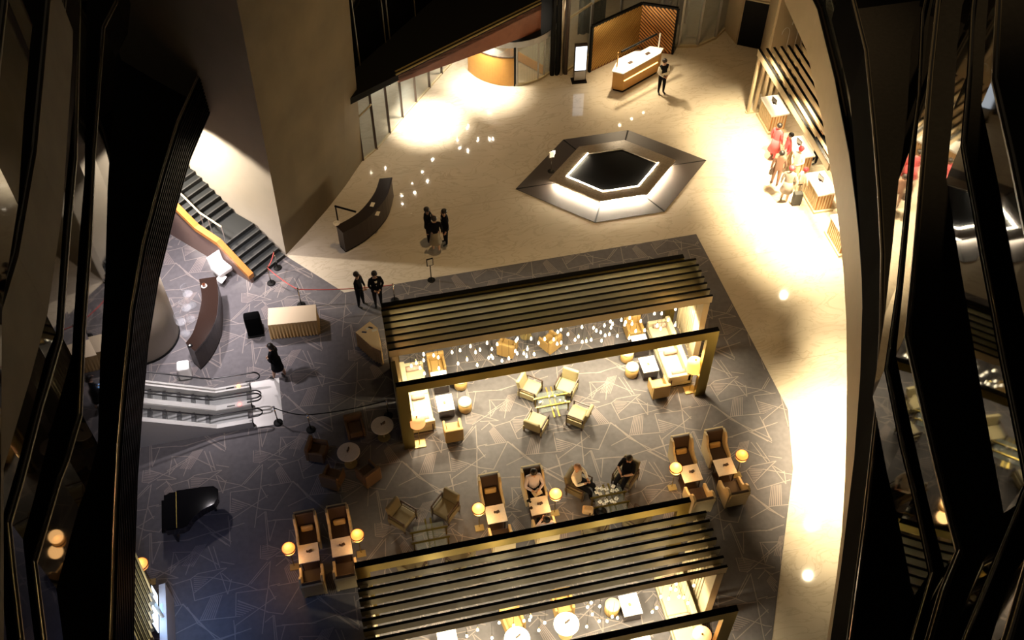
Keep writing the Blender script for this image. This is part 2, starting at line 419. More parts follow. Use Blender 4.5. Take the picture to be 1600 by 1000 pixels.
# curved white pier by the escalator hall ----------------------------------------
pier = MB().lathe([(1.25, .1), (1.25, 5.4)], 40, (-7.45, 24.9)).build('wall_pier', 'plaster', smooth=True); struct(pier)
MB().lathe([(1.27, 0), (1.27, .1), (1.2, .1)], 40, (-7.45, 24.9)).build('base_band', 'black', pier)

# entrance glazing and canopy -----------------------------------------------------
G = [at(*p) for p in ((567, 250), (588, 233), (609, 208), (629, 184), (650, 160), (671, 137), (690, 115), (712, 92))]
gz = struct(thing('window_1', None, None))
for a, b in zip(G[:-1], G[1:]):
    MB().wall([a, b], .05, 3.0, .03).build('pane', 'glass', gz)
for i, p in enumerate(G):
    MB().prism([(p.x - .05, p.y - .05), (p.x + .05, p.y - .05), (p.x + .05, p.y + .05), (p.x - .05, p.y + .05)], 0, 3.0).build('mullion', 'dark_wood', gz)
MB().wall(G, 0, .06, .09).build('bottom_rail', 'beige_fascia', gz)
MB().tube([at(561, 182, 2.3) + Vector((0, 0, 0)), at(580, 163, 2.7)], .035).build('stay_rod', 'beige_fascia', gz)
cz = 3.2
F0, F1 = at(541, 166, cz), at(864, 5, cz); fd = (F1 - F0).normalized(); F2 = F0 + fd * 9.6
can = struct(thing('ceiling_canopy', None, None))
back = Vector((-.1, 9.5, 0))
cps = [tuple(F0[:2]), tuple(F2[:2]), tuple((F2 + back)[:2]), tuple((F0 + Vector((-.25, 1.2, 0)))[:2])]
MB().prism(cps, cz - .02, cz + .25).build('roof', 'black', can)
# upper facade of dark glass rising behind the canopy
U0, U1 = F0 + Vector((.1, 1.4, 0)), F0 + Vector((6.5, 8.2, 0))
MB().wall([U0, U1], cz + .2, 11, .08).build('facade_glass', 'dark_panel', can)
for t in (.10, .28, .31, .5, .68, .86):
    p = U0.lerp(U1, t) + Vector((.05, -.06, 0)); MB().tube([p + Vector((0, 0, cz + .2)) - Vector((0, 0, p.z)), (p.x, p.y, 11)], .03, 6).build('facade_mullion', 'gallery_cap', can)
for k, (off, h) in enumerate(((.02, .30), (.22, .29))):
    a = F0 + fd * 2.3 + Vector((0, off, 0)); b = F2 + Vector((0, off, 0))
    MB().tube([(a.x, a.y, cz + h - .02), (b.x, b.y, cz + h - .02)], .035, 6).build('edge_trim', 'brass_satin', can)
a = F0 + fd * 2.4; b = F2; nrm = Vector((-fd.y, fd.x, 0)) * .12
mb = MB(); mb.add([(a.x, a.y, cz - .12), (b.x, b.y, cz - 1.05), (b.x, b.y, cz + .2), (a.x, a.y, cz + .2)] + [(p.x + nrm.x, p.y + nrm.y, z) for p, z in ((a, cz - .12), (b, cz - 1.05), (b, cz + .2), (a, cz + .2))],
    [(0, 1, 2, 3), (7, 6, 5, 4), (0, 4, 5, 1), (1, 5, 6, 2), (2, 6, 7, 3), (3, 7, 4, 0)])
mb.build('wood_fascia', 'red_wood', can)

# back glazing behind the concierge ---------------------------------------------
gl = struct(thing('window_2', None, None))
GB = [Vector(p) for p in ((10.25, 36.05), (11.6, 37.0), (13.2, 37.9), (14.8, 37.6), (15.6, 36.75), (16.42, 36.6), (17.4, 37.0), (18.09, 37.61))]
for a, b in zip(GB[:-1], GB[1:]):
    MB().wall([a, b], .1, 7, .03).build('pane', 'glass', gl)
for p in GB: MB().prism([(p.x - .05, p.y - .05), (p.x + .05, p.y - .05), (p.x + .05, p.y + .05), (p.x - .05, p.y + .05)], 0, 7).build('mullion', 'steel', gl)
MB().wall(GB, 0, .12, .14).build('sill', 'beige_fascia', gl)
MB().wall(GB, 2.6, 2.7, .06).build('transom', 'beige_fascia', gl)
wb = struct(MB().wall([(2, 44), (20, 44)], 0, 8, .3).build('wall_back', 'concrete'))
# cluster of tall posts beside the revolving door
po = struct(thing('trim_1', None, None))
for i, (dx, m, r) in enumerate(((-.18, 'black', .10), (.02, 'black', .09), (.20, 'chrome', .10), (.40, 'dark_wood', .09))):
    MB().lathe([(r, 0), (r, 7.5)], 12, (9.86 + dx, 36.0 - dx * .1)).build('post', m, po, smooth=True)

# right back wall with dark doorway ------------------------------------------------
WR = [(18.09, 37.61), (18.22, 36.44), (19.15, 35.85), (18.45, 34.0), (17.95, 32.9)]
wr = struct(MB().wall(WR + [(20.6, 33.2)], 0, 6.4, .12).build('wall_right', 'cream_fascia'))
a, b = Vector(WR[1]), Vector(WR[2]); n = Vector((-(b - a).y, (b - a).x)).normalized()
if n.y > 0: n = -n
a2, b2 = a.lerp(b, .02), a.lerp(b, .98)
dr = struct(MB().prism([tuple(a2 + n * .08), tuple(b2 + n * .08), tuple(b2 - n * .02), tuple(a2 - n * .02)], 0, 2.3).build('door_1', 'black'))  # flat black panel gives the open doorway its shade
MB().wall([a2 + n * .1, b2 + n * .1], 2.3, 2.36, .06).build('head_trim', 'beige_fascia', dr)
sp = MB().lathe([(.16, 2.5), (.2, 2.6), (.2, 3.1), (.15, 3.2)], 12, (18.25, 36.7)).build('wall_speaker', 'black')
tag(sp, 'dark oval speaker fixed on the wall above the black doorway', 'speaker')

# galleries around the atrium ------------------------------------------------------
gal_n = 0
def gallery(px, ztop, h, side, cap='gallery_cap', fas='dark_panel', floor='gallery_floor', capw=.1, depth=7, edge='top', rail=0.0, capped=True, ribs=0):
    """a stepped gallery: upright panels along a traced edge, capping, floor slab behind"""
    global gal_n; gal_n += 1
    zref = ztop if edge == 'top' else ztop - h
    P = [at(*p, zref) for p in px]
    g = struct(thing('wall_gallery', None, None))
    off = Vector((side * .06, 0, 0))
    for a, b in zip(P[:-1], P[1:]):
        MB().wall([a + off, b + off], ztop - h, ztop, .10).build('fascia_panel', fas, g)
        for k in range(ribs):
            zz = ztop - h + h * (k + .7) / (ribs + .4)
            MB().wall([a - off * .15, b - off * .15], zz, zz + .03, .05).build('fascia_rib', 'dark_ledge', g)
        if capped: MB().wall([a + off, b + off], ztop, ztop + .05, capw).build('capping', cap, g)
        if not rail:
            q0, q1 = a + off * 1.0, b + off * 1.0
            MB().tube([(q0.x, q0.y, ztop + .085), (q1.x, q1.y, ztop + .085)], .022, 6).build('handrail', 'chrome', g)
        if rail:
            MB().wall([a + off * 3, b + off * 3], ztop + .05, ztop + rail, .02).build('glass_panel', 'glass_dark', g)
            MB().tube([(a + off * 3).xy.to_3d() + Vector((0, 0, ztop + rail)), (b + off * 3).xy.to_3d() + Vector((0, 0, ztop + rail))], .035, 6).build('handrail', 'chrome', g)
    outer = [(p.x + side * depth, p.y) for p in P]
    MB().prism([(p.x + side * .05, p.y) for p in P] + outer[::-1], ztop - h + .02, ztop - h + .30).build('floor_slab', floor, g)
    return g
# right, lowest: cream fascia with glass balustrade
gallery([(1215, -30), (1227, 6), (1260, 80), (1285, 190), (1295, 250), (1305, 307), (1314, 385), (1318, 430), (1322, 500), (1323, 600), (1322, 680), (1320, 750), (1315, 832), (1307, 900), (1292, 1000), (1280, 1060)],
        6.35, 1.75, 1, cap='black', fas='cream_fascia', floor='gallery_floor_brown', edge='bottom', rail=.95, depth=9)
gallery([(1318, -40), (1330, 0), (1350, 80), (1362, 200), (1370, 300), (1375, 400), (1373, 520), (1365, 650), (1345, 830), (1322, 1000), (1312, 1060)], 10.4, 1.6, 1, cap='gallery_cap', fas='black_cloth', depth=9)
gallery([(1452, -40), (1438, 22), (1432, 150), (1420, 240), (1412, 330), (1400, 450), (1381, 580), (1405, 700), (1425, 780), (1450, 900), (1420, 1000), (1405, 1060)], 12.6, .8, 1, capw=.06, depth=9)
gallery([(1470, -40), (1462, 0), (1450, 110), (1438, 250), (1425, 400), (1412, 530), (1430, 610), (1460, 740), (1492, 865), (1465, 930), (1445, 1000), (1428, 1060)], 13.7, .5, 1, cap='gallery_cap_bright', depth=9)
gallery([(1522, -40), (1515, 20), (1510, 120), (1500, 230), (1505, 260), (1530, 400), (1560, 560), (1600, 760), (1550, 880), (1500, 1000), (1480, 1060)], 16.0, .75, 1, capw=.06, depth=9)
gallery([(1558, -40), (1555, 0), (1548, 130), (1575, 250), (1605, 400), (1640, 560), (1680, 760), (1600, 880), (1565, 1000), (1545, 1060)], 17.3, .45, 1, cap='gallery_cap_bright', depth=9)
# left, lowest: ribbed dark fascia with light rail
gallery([(352, -60), (362, 0), (371, 60), (370, 84), (365, 92), (340, 150), (298, 250), (275, 330), (248, 440), (232, 540), (222, 650), (215, 750), (211, 870), (209, 1000), (208, 1060)], 7.0, 1.5, -1, cap='gallery_cap_bright', fas='dark_ledge', edge='bottom', capw=.07, ribs=11, depth=9)
gallery([(190, -40), (185, 5), (165, 45), (160, 110), (150, 250), (145, 380), (135, 520), (130, 650), (110, 720), (98, 750), (60, 880), (75, 1000), (82, 1060)], 10.7, 1.0, -1, depth=9)
gallery([(128, -40), (126, 60), (122, 250), (112, 360), (103, 480), (100, 530), (80, 600), (68, 640), (40, 750), (20, 820), (28, 900), (40, 1000), (44, 1060)], 12.2, .5, -1, depth=9)
gallery([(108, -40), (105, 0), (95, 120), (80, 250), (70, 370), (62, 470), (45, 510), (0, 670), (-40, 800), (-20, 1000), (-15, 1060)], 13.7, .9, -1, cap='gallery_cap', floor='gallery_floor', depth=9)
gallery([(82, -40), (80, 0), (70, 110), (58, 240), (30, 400), (0, 500), (-50, 650), (-60, 1060)], 15.6, 1.4, -1, fas='gallery_stone', capped=False, depth=9)
gallery([(20, -40), (14, 0), (2, 110), (-10, 240), (-40, 400), (-60, 1060)], 18.0, 1.0, -1, depth=9)

# ceiling of the entrance hall carrying the downlights that glitter in the marble
DOTS = [(602, 263), (660, 268), (668, 283), (644, 286), (648, 301), (671, 300), (628, 306), (629, 319), (649, 315), (693, 172), (580, 270), (715, 269), (736, 255), (753, 243), (765, 217), (730, 200), (732, 196),
        (715, 219), (719, 231), (731, 235), (747, 218), (770, 217), (781, 228), (761, 242), (788, 172), (800, 176), (840, 170), (845, 150), (700, 212), (676, 249), (762, 168), (823, 192)]
for i, p in enumerate(DOTS):
    q = at(*p, -3.1)
    if (F2 - F0).cross(Vector((q.x - F0.x, q.y - F0.y, 0))).z < .6: continue
    r = .016 + .014 * random.random()
    t = thing('ceiling_light', 'small warm downlight mirrored as a dot in the marble', 'light', (q.x, q.y, 3.1), 0, 'downlights under the entrance canopy')
    ellip(MB(), (0, 0, 0), (r, r, r), 8, 6).build('bulb', 'ceiling_bulb', t, smooth=True)
    MB().lathe([(.05, .02), (.05, .08)], 10).build('housing', 'black', t)

# ================================================================== HEXAGONAL WATER FEATURE
def hexa(a, f, b, c=(10.47, 29.36)):     # half width, half flat, half depth
    return [Vector((c[0] + x, c[1] + y)) for x, y in ((-a, 0), (-f, -b), (f, -b), (a, 0), (f, b), (-f, b))]
hx = thing('hexagon_fountain', 'dark hexagonal sunken fountain with glowing stone rim in the marble floor', 'fountain', (0, 0, 0))
H0, H1, H2, H3 = hexa(3.88, 1.36, 2.43), hexa(2.40, .885, 1.485), hexa(2.56, .94, 1.585), hexa(1.84, .70, 1.12)
def ring_panel(A, Bq, i, z0, z1, sh=.0):
    j = (i + 1) % 6
    return MB().prism([tuple(A[i].lerp(A[j], sh)), tuple(A[i].lerp(A[j], 1 - sh)), tuple(Bq[i].lerp(Bq[j], 1 - sh)), tuple(Bq[i].lerp(Bq[j], sh))], z0, z1)
mat('fountain_border', (.055, .043, .035), .45, noise=.12, nscale=1.5)
for i in range(6):
    ring_panel(H0, H1, i, 0, .012, .012).build('border_panel', 'fountain_border', hx)
    ring_panel(H2, H3, i, .20, .27).build('rim_stone', 'dark_marble', hx)
    ring_panel(hexa(2.32, .858, 1.435), hexa(1.95, .74, 1.19), i, 0, .20).build('rim_base', 'dark_marble', hx)
    if i in (0, 1, 2): ring_panel(hexa(2.345, .866, 1.45), hexa(2.322, .859, 1.436), i, .05, .18).build('light_strip', 'led', hx)
    if i in (0, 1, 2, 5): ring_panel(hexa(1.865, .71, 1.135), hexa(1.82, .693, 1.105), i, .272, .28).build('light_strip', 'led', hx)
MB().prism([tuple(p) for p in hexa(3.88, 1.36, 2.43)], 0, .006).build('border_joint', 'black', hx)
MB().prism([tuple(p) for p in hexa(1.84, .70, 1.12)], .008, .2).build('water', 'black', hx)

# ================================================================== PAVILIONS
def gold_frame(x0, x1, y, label, zt=3.3, w=.34, d=.16):
    f = thing('portal_frame', label, 'frame', ((x0 + x1) / 2, y, 0), 0, 'brass portal frames of the pavilions')
    h = (x1 - x0) / 2
    MB().box(-h, h, -d / 2, d / 2, zt - w, zt).build('beam', 'brass', f)
    MB().box(-h, h, -d / 2 - .004, d / 2 + .004, zt, zt + .012).build('top_cover', 'black', f)  # thin black strip along the beam top
    for s_ in (-1, 1): MB().box(min(s_ * h, s_ * (h - w)), max(s_ * h, s_ * (h - w)), -d / 2, d / 2, 0, zt - w).build('post', 'brass', f)
    return f
def pavilion(x0, x1, ys, yf, label, zt=3.3, n=7, wall_to=None, lamp_x=()):
    """slatted roof carried on two side screens"""
    t = thing('slatted_pavilion', label, 'pavilion', ((x0 + x1) / 2, (ys + yf) / 2, 0), 0, 'slatted lounge pavilions')
    h, cy = (x1 - x0) / 2, (ys + yf) / 2
    for i in range(n):
        y = ys + (yf - ys) * i / (n - 1) - cy; last = i == n - 1
        o = MB().box(-h, h, y - .035, y + .035, zt - .30, zt).build('roof_slat', 'beige_fascia' if last else 'bronze_slat', t)
        MB().box(-h, h, y - .037, y + .037, zt, zt + .012).build('slat_top_shade', 'black', o)  # unlit slat tops painted on as black strips
    wt = (wall_to if wall_to is not None else yf) - cy
    for s_ in (-1, 1):
        xi = s_ * (h - .16)
        # screen: solid end panel plus upright slats
        MB().box(xi - .1, xi + .1, yf - cy - .045, yf - cy + .35, 0, zt - .3).build('screen_end', 'beige_fascia', t)
        MB().box(xi - .1, xi + .1, ys - cy - .1, ys - cy + .1, 0, zt - .2).build('screen_end', 'beige_fascia', t)
        k = 9
        for j in range(k):
            yy = yf - cy + .40 + (ys - yf - .55) * j / (k - 1)
            MB().box(xi - .07, xi + .07, yy - .045, yy + .045, .1, zt - .22).build('screen_slat', 'beige_fascia', t)
        MB().box(xi - .08, xi + .08, yf - cy, ys - cy, 0, .1).build('screen_sill', 'beige_fascia', t)
        if wt < yf - cy:
            if s_ < 0: MB().box(xi - .16, xi - .02, wt, yf - cy - .045, 0, zt - .5).build('side_panel', 'bronze_slat', t)
    return t
pavilion(.60, 10.77, 21.47, 19.88, 'long slatted lounge pavilion nearest the marble hall', wall_to=18.7)
gold_frame(.62, 10.50, 18.55, 'brass portal frame before the pavilion with the four cream armchairs')
gold_frame(.62, 10.42, 21.68, 'thin brass portal frame behind the pavilion nearest the marble hall')
pavilion(-1.24, 8.06, 12.66, 11.05, 'long slatted lounge pavilion at the bottom edge of the picture', wall_to=10.1)
gold_frame(-1.23, 7.92, 9.92, 'brass portal frame lowest in the picture beside the peach lamp')
gold_frame(-1.24, 7.76, 13.10, 'brass portal frame crossing behind the wing chairs and lower pavilion')

# pendant bulbs
def pendant_proto():
    t = thing('pendant_bulb', '', 'pendant light')
    MB().lathe([(.004, -.10), (.026, -.088), (.036, -.055), (.031, -.02), (.014, .05), (.010, .09)], 10).build('bulb', 'bulb', t, smooth=True)
    MB().lathe([(.014, .07), (.014, .12)], 8).build('socket', 'brass', t); MB().tube([(0, 0, .12), (0, 0, .85)], .004, 4).build('cord', 'black', t)
    return Proto(t)
pend = pendant_proto()
o1, o2, o3 = (720, 480), (860, 470), (580, 540)
BUL = [(o1[0] + x / 8, o1[1] + y / 8) for x, y in ((120, 480), (185, 555), (240, 525), (328, 438), (388, 515), (348, 625), (400, 625), (382, 600), (455, 455), (515, 660), (600, 630), (690, 410), (708, 385), (682, 540), (705, 570),
    (788, 570), (832, 515), (822, 605), (880, 385), (918, 580), (972, 440), (1050, 390), (1162, 395), (1205, 450), (1255, 435), (1212, 300), (1253, 272), (1340, 330), (1325, 500), (1428, 400), (1470, 360), (1518, 425), (1570, 415), (78, 645), (205, 715), (1515, 240))]
BUL += [(o2[0] + x / 8, o2[1] + y / 8) for x, y in ((393, 320), (540, 330), (575, 365), (630, 385), (677, 300), (752, 250), (778, 280), (758, 325), (685, 425), (738, 410), (838, 430), (510, 480), (640, 490), (450, 495), (398, 510), (888, 230), (940, 260), (992, 205), (1020, 280), (1068, 370), (1130, 245), (1180, 360), (1302, 150), (1392, 150), (1475, 230), (1335, 300), (1380, 340), (1565, 95), (1560, 295), (985, 460), (930, 290))]
BUL += [(o3[0] + x / 8, o3[1] + y / 8) for x, y in ((655, 100), (655, 175), (780, 115), (838, 140), (845, 275), (665, 340), (610, 270), (500, 245), (562, 210), (1010, 75), (1110, 50), (1300, 75), (1360, 50), (1200, 160), (1085, 215), (1325, 235))]
def dedupe(L):
    out = []
    for p in L:
        if all(math.hypot(p[0] - q[0], p[1] - q[1]) > 3.4 for q in out): out.append(p)
    return out
for i, p in enumerate(dedupe(BUL)):
    z = 2.2 - .5 * random.random()
    q = at(*p, z)
    while q.y < 19.80 and z > .9: z -= .1; q = at(*p, z)
    pend.put(tuple(q), 0, 'small glowing pendant bulb hanging in the pavilion nearest the marble hall', 'pendant bulbs in the far pavilion')
for x in (1.5, 3.2, 5.0, 6.8, 8.4, 9.9):
    spot('pendant_light', (x, 20.3, 2.25), (x, 20.25, 0), 270, (1, .84, .56), 158, .5, .12)
    spot('pendant_light', (x, 19.75, 2.35), (x, 19.0, 0), 430, (1, .84, .56), 128, .7, .12)
o4, o5, o6 = (660, 875), (820, 875), (1000, 875)
BU2 = [(o4[0] + x / 8, o4[1] + y / 8) for x, y in ((555, 940), (690, 865), (870, 965), (960, 775), (1140, 810), (1270, 750), (1340, 740), (1355, 700), (1455, 870), (1530, 775))]
BU2 += [(o5[0] + x / 8, o5[1] + y / 8) for x, y in ((178, 870), (250, 775), (775, 825), (785, 580), (832, 525), (845, 670), (930, 755), (1030, 755), (938, 570), (1095, 700), (1160, 715))]
BU2 += [(o6[0] + x / 8, o6[1] + y / 8) for x, y in ((385, 350), (450, 365), (262, 450), (360, 475), (490, 450), (550, 460), (600, 530), (210, 590), (155, 640), (675, 310), (455, 290))]
pend2 = pendant_proto()
for i, p in enumerate(dedupe(BU2)):
    z = 2.2 - .5 * random.random(); q = at(*p, z)
    while q.y < 10.95 and z > .9: z -= .1; q = at(*p, z)
    pend2.put(tuple(q), 0, 'small glowing pendant bulb hanging in the pavilion lowest in the picture', 'pendant bulbs in the near pavilion')
for x in (-.3, 1.5, 3.2, 5.0, 6.6):
    spot('pendant_light', (x, 11.6, 2.25), (x, 11.55, 0), 300, (1, .84, .56), 158, .5, .12)
    spot('pendant_light', (x, 10.85, 2.35), (x, 10.3, 0), 300, (1, .84, .56), 150, .6, .12)

# ================================================================== FURNITURE PROTOTYPES
def legs(t, w, d, h, r, m, inset=.05):
    for sx in (-1, 1):
        for sy in (-1, 1):
            MB().lathe([(r * .7, 0), (r, h)], 8, (sx * (w / 2 - inset), sy * (d / 2 - inset))).build('leg', m, t, smooth=True)
def wing_chair():        # sitter faces -y
    t = thing('wing_chair', '', 'chair')
    MB().box(-.27, .27, -.34, .24, .20, .44).build('seat', 'brown_leather', t, bevel=.03)
    M = Matrix.Translation((0, .30, .44)) @ Matrix.Rotation(R(-10), 4, 'X'); MB().box(-.27, .27, -.05, .05, -.2, .60, M).build('backrest', 'brown_leather', t, bevel=.03)
    prof = [(-.37, .10), (-.37, .56), (-.30, .64), (-.12, .66), (.04, .74), (.12, .96), (.24, 1.05), (.42, 1.02), (.36, .10)]
    for s_ in (-1, 1):
        o = MB().prism_x(prof, s_ * .30 - .035, s_ * .30 + .035).build('side_wing', 'cream_leather', t, bevel=.012)
    M = Matrix.Translation((0, .37, .44)) @ Matrix.Rotation(R(-10), 4, 'X'); MB().box(-.30, .30, -.03, .03, -.32, .58, M).build('back_shell', 'cream_leather', t, bevel=.01)
    MB().cbox((0, .17, .53), (.36, .11, .20), 0, R(-16)).build('lumbar_pillow', 'gold_pillow', t, bevel=.045, seg=3)
    legs(t, .60, .70, .20, .022, 'dark_wood'); return Proto(t)
def box_chair(seat, shell, arm=True, name='armchair'):     # sitter faces -y: tub armchair
    t = thing(name, '', 'armchair')
    MB().box(-.21, .21, -.28, .18, .16, .42).build('seat', seat, t, bevel=.035, seg=3)
    MB().box(-.29, .29, .17, .29, .12, .74).build('backrest', shell, t, bevel=.03, seg=2)
    for s_ in (-1, 1): MB().box(min(s_ * .21, s_ * .29), max(s_ * .21, s_ * .29), -.29, .17, .12, .58).build('armrest', shell, t, bevel=.025)
    MB().box(-.22, .22, -.27, .17, .08, .16).build('base_rail', 'dark_wood', t)
    legs(t, .56, .56, .12, .02, 'dark_wood'); return Proto(t)
def frame_chair(m):      # upholstered seat and back between open wooden arms, sitter faces -y
    t = thing('lounge_chair', '', 'armchair')
    MB().box(-.26, .26, -.32, .20, .22, .42).build('seat', m, t, bevel=.04, seg=3)
    M = Matrix.Translation((0, .25, .36)) @ Matrix.Rotation(R(-12), 4, 'X'); MB().box(-.27, .27, -.06, .06, -.1, .44, M).build('backrest', m, t, bevel=.04, seg=3)
    for s_ in (-1, 1):
        MB().box(s_ * .30 - .02, s_ * .30 + .02, -.32, .26, .53, .57).build('armrest', 'dark_wood', t, bevel=.01)
        MB().box(s_ * .30 - .02, s_ * .30 + .02, -.33, .30, .14, .36).build('side_rail', m, t, bevel=.01)
        for y in (-.30, .24): MB().box(s_ * .30 - .02, s_ * .30 + .02, y - .02, y + .02, 0, .55).build('leg', 'dark_wood', t)
    MB().box(-.28, .28, -.30, .24, .15, .22).build('base_rail', 'dark_wood', t); return Proto(t)
def square_table():
    t = thing('square_table', '', 'table')
    MB().box(-.29, .29, -.29, .29, .67, .71).build('table_top', 'table_marble', t, bevel=.006)
    for s_ in (-1, 1):
        for q in (-1, 1): MB().box(s_ * .22 - .015, s_ * .22 + .015, q * .22 - .015, q * .22 + .015, .02, .67).build('leg', 'dark_wood', t)
    MB().box(-.24, .24, -.24, .24, 0, .025).build('foot_plate', 'dark_wood', t)
    mb = MB().cbox((.06, .04, .735), (.10, .07, .05), .3); mb.build('menu_holder', 'brown_leather', t)
    MB().lathe([(.02, .71), (.03, .74), (.03, .78)], 8, (-.03, .03)).build('cup', 'dark_wood', t); return Proto(t)
def round_table(m='table_marble'):
    t = thing('round_table', '', 'table')
    MB().lathe([(.33, .62), (.35, .635), (.35, .655), (.34, .66)], 36).build('table_top', m, t)
    MB().lathe([(.03, .02), (.03, .62)], 12).build('stem', 'brass_satin', t); MB().lathe([(.2, 0), (.2, .02), (.03, .03)], 24).build('foot', 'brass_satin', t)
    MB().cbox((.06, .05, .71), (.10, .03, .10), .5).build('menu_stand', 'dark_wood', t); MB().lathe([(.02, .66), (.025, .74)], 8, (-.02, .02)).build('candle_cup', 'brown_leather', t)
    return Proto(t)
def globe_lamp(m, watts):
    t = thing('globe_lamp', '', 'lamp')
    MB().box(-.13, .13, -.10, .10, 0, .035).build('base', 'brass_satin', t)
    MB().tube([(0, .04, .03), (0, .04, .86)], .011, 8).build('pole', 'brass', t)
    ellip(MB(), (0, .04, 1.04), (.19, .19, .195), 20, 14).build('globe', m, t, smooth=True)
    MB().lathe([(.193, 1.055), (.205, 1.06), (.205, 1.085), (.193, 1.09)], 28, (0, .04)).build('ring', 'red_wood', t, smooth=True)
    return Proto(t)
def drum_lamp(m, dome):
    t = thing('floor_lamp', '', 'lamp')
    MB().box(-.18, .18, -.15, .15, 0, .035).build('base', 'brass_satin', t); MB().tube([(0, 0, .03), (0, 0, 1.2)], .012, 8).build('pole', 'brass', t)
    prof = [(.235, 1.13), (.25, 1.15), (.25, 1.45)] + ([(.235, 1.52), (.19, 1.58), (.1, 1.61), (.01, 1.615)] if dome else [(.245, 1.47), (.01, 1.475)])
    MB().lathe(prof, 32).build('shade', m, t, smooth=True); ellip(MB(), (0, 0, 1.50 if not dome else 1.62), (.03, .03, .03)).build('finial', 'brass', t, smooth=True); return Proto(t)
def drum_stool():
    t = thing('drum_stool', '', 'stool')
    MB().lathe([(.20, .03), (.215, .05), (.215, .40)], 30).build('body', 'tan_leather', t, smooth=True); MB().lathe([(.217, .40), (.217, .42), (.205, .45), (.12, .46), (.001, .46)], 30).build('top', 'sofa_cream', t, smooth=True)
    MB().lathe([(.18, 0), (.18, .03)], 24).build('plinth', 'brass', t); return Proto(t)
def sofa(L, flip):       # runs along y, back on -x side (flip=1) or +x side
    t = thing('sofa', '', 'sofa'); s_ = flip
    def bx(x0, x1, y0, y1, z0, z1, name, m, bv=.03): return MB().box(min(s_ * x0, s_ * x1), max(s_ * x0, s_ * x1), y0, y1, z0, z1).build(name, m, t, bevel=bv, seg=3)
    h = L / 2
    bx(-.39, .39, -h, h, .10, .24, 'base', 'sofa_cream'); bx(-.39, -.22, -h, h, .24, .72, 'backrest', 'sofa_cream', .04)
    for i in range(2): bx(-.22, .37, -h + .12 + i * (L - .24) / 2, -h + .12 + (i + 1) * (L - .24) / 2, .24, .44, 'seat_cushion', 'sofa_cream', .04)
    for y0 in (-h, h - .12): bx(-.39, .39, y0, y0 + .12, .24, .60, 'armrest', 'sofa_cream', .03)
    for yy in (h - .22, -.15, -h + .22):
        a = s_ * -.20; b = s_ * .22
        MB().tube([(a, yy, .53), ((a * 3 + b) / 4, yy, .53), (b, yy, .53)], [.08, .09, .08], 14).build('bolster', 'pillow_pink', t, smooth=True)
    bx(-.33, .33, -h + .05, h - .05, 0, .10, 'plinth', 'dark_base', .005)
    for sx in (-.3, .3):
        bx(sx - .02, sx + .02, -h - .012, -h + .01, .02, .45 if s_ * sx < 0 else .02 + .43, 'leg_strap', 'dark_wood', .004) if sx > 0 else None
    return Proto(t)
def coffee_table():
    t = thing('coffee_table', '', 'table')
    MB().box(-.265, .265, -.315, .315, .42, .455).build('table_top', 'white_top', t, bevel=.006); MB().box(-.245, .245, -.295, .295, .03, .42).build('body', 'dark_base', t)
    MB().box(-.22, .22, -.27, .27, 0, .03).build('plinth', 'black', t); MB().cbox((-.02, 0, .47), (.07, .09, .03), .1).build('coaster_box', 'tan_leather', t); return Proto(t)
def glass_table():
    t = thing('glass_table', '', 'table')
    MB().box(-.44, .44, -.38, .38, .40, .412).build('glass_top', 'glass_table', t)
    for y in (-.17, .17): MB().box(-.56, .56, y - .025, y + .025, .415, .45).build('frame_bar', 'brass', t)
    for x in (-.06, .10): MB().box(x - .025, x + .025, -.62, .58, .36, .398).build('frame_bar', 'brass', t)
    for x in (-.5, .5):
        for y in (-.17, .17): MB().box(x - .02, x + .02, y - .02, y + .02, 0, .43).build('leg', 'brass', t)
    return Proto(t)
WC, SQ, RT, RT_OVERLIT = wing_chair(), square_table(), round_table(), round_table('white_top')  # last round table: overexposed marble top coloured plain white
GLA, GLY = globe_lamp('lamp_amber', 20), globe_lamp('lamp_yellow', 40)
TAN, OLV, BRN, DIM = box_chair('tan_leather', 'tan_leather', name='tub_chair'), frame_chair('olive_chair'), box_chair('brown_chair', 'brown_chair', name='tub_chair'), frame_chair('olive_chair_shaded')
STO, SOL, SOR, CT, GT = drum_stool(), sofa(2.46, 1), sofa(2.46, -1), coffee_table(), glass_table()
Z0 = .012
def lamp_light(x, y, z, wt, col=(1, .52, .18)): point('lamp_light', (x, y, z), wt, col, .2)

# ---- wing chair sets
SETS = [(8.88, 15.33, -1, 'left of the right-hand pair', GLY), (9.96, 15.33, 1, 'rightmost in the lounge', GLA),
        (2.87, 15.24, -1, 'left of the middle pair', GLY), (4.17, 15.24, 1, 'shared by the pink-shirted man', GLY),
        (-2.60, 15.15, -1, 'leftmost in the lounge', GLA), (-1.66, 15.15, 1, 'right of the left-hand pair', GLA)]
for x, y, s_, wh, lp in SETS:
    SQ.put((x, y, Z0), 0, 'square marble-topped table with menu holder ' + wh, 'square marble tables')
    WC.put((x + .02, y + .74, Z0), 0, 'cream and brown wing chair behind the square table ' + wh, 'wing chairs')
    WC.put((x + .02, y - .70, Z0), math.pi, 'cream wing chair with its back to us, square table ' + wh, 'wing chairs')
    lx = x + s_ * .50
    lp.put((lx, y + .02, Z0), 0, 'glowing globe lamp with dark ring beside the square table ' + wh, 'globe lamps')
    lamp_light(lx, y + .06, 1.32, 12 if lp is GLA else 22)
    lamp_light(lx, y - .22, .95, 12 if lp is GLA else 26)

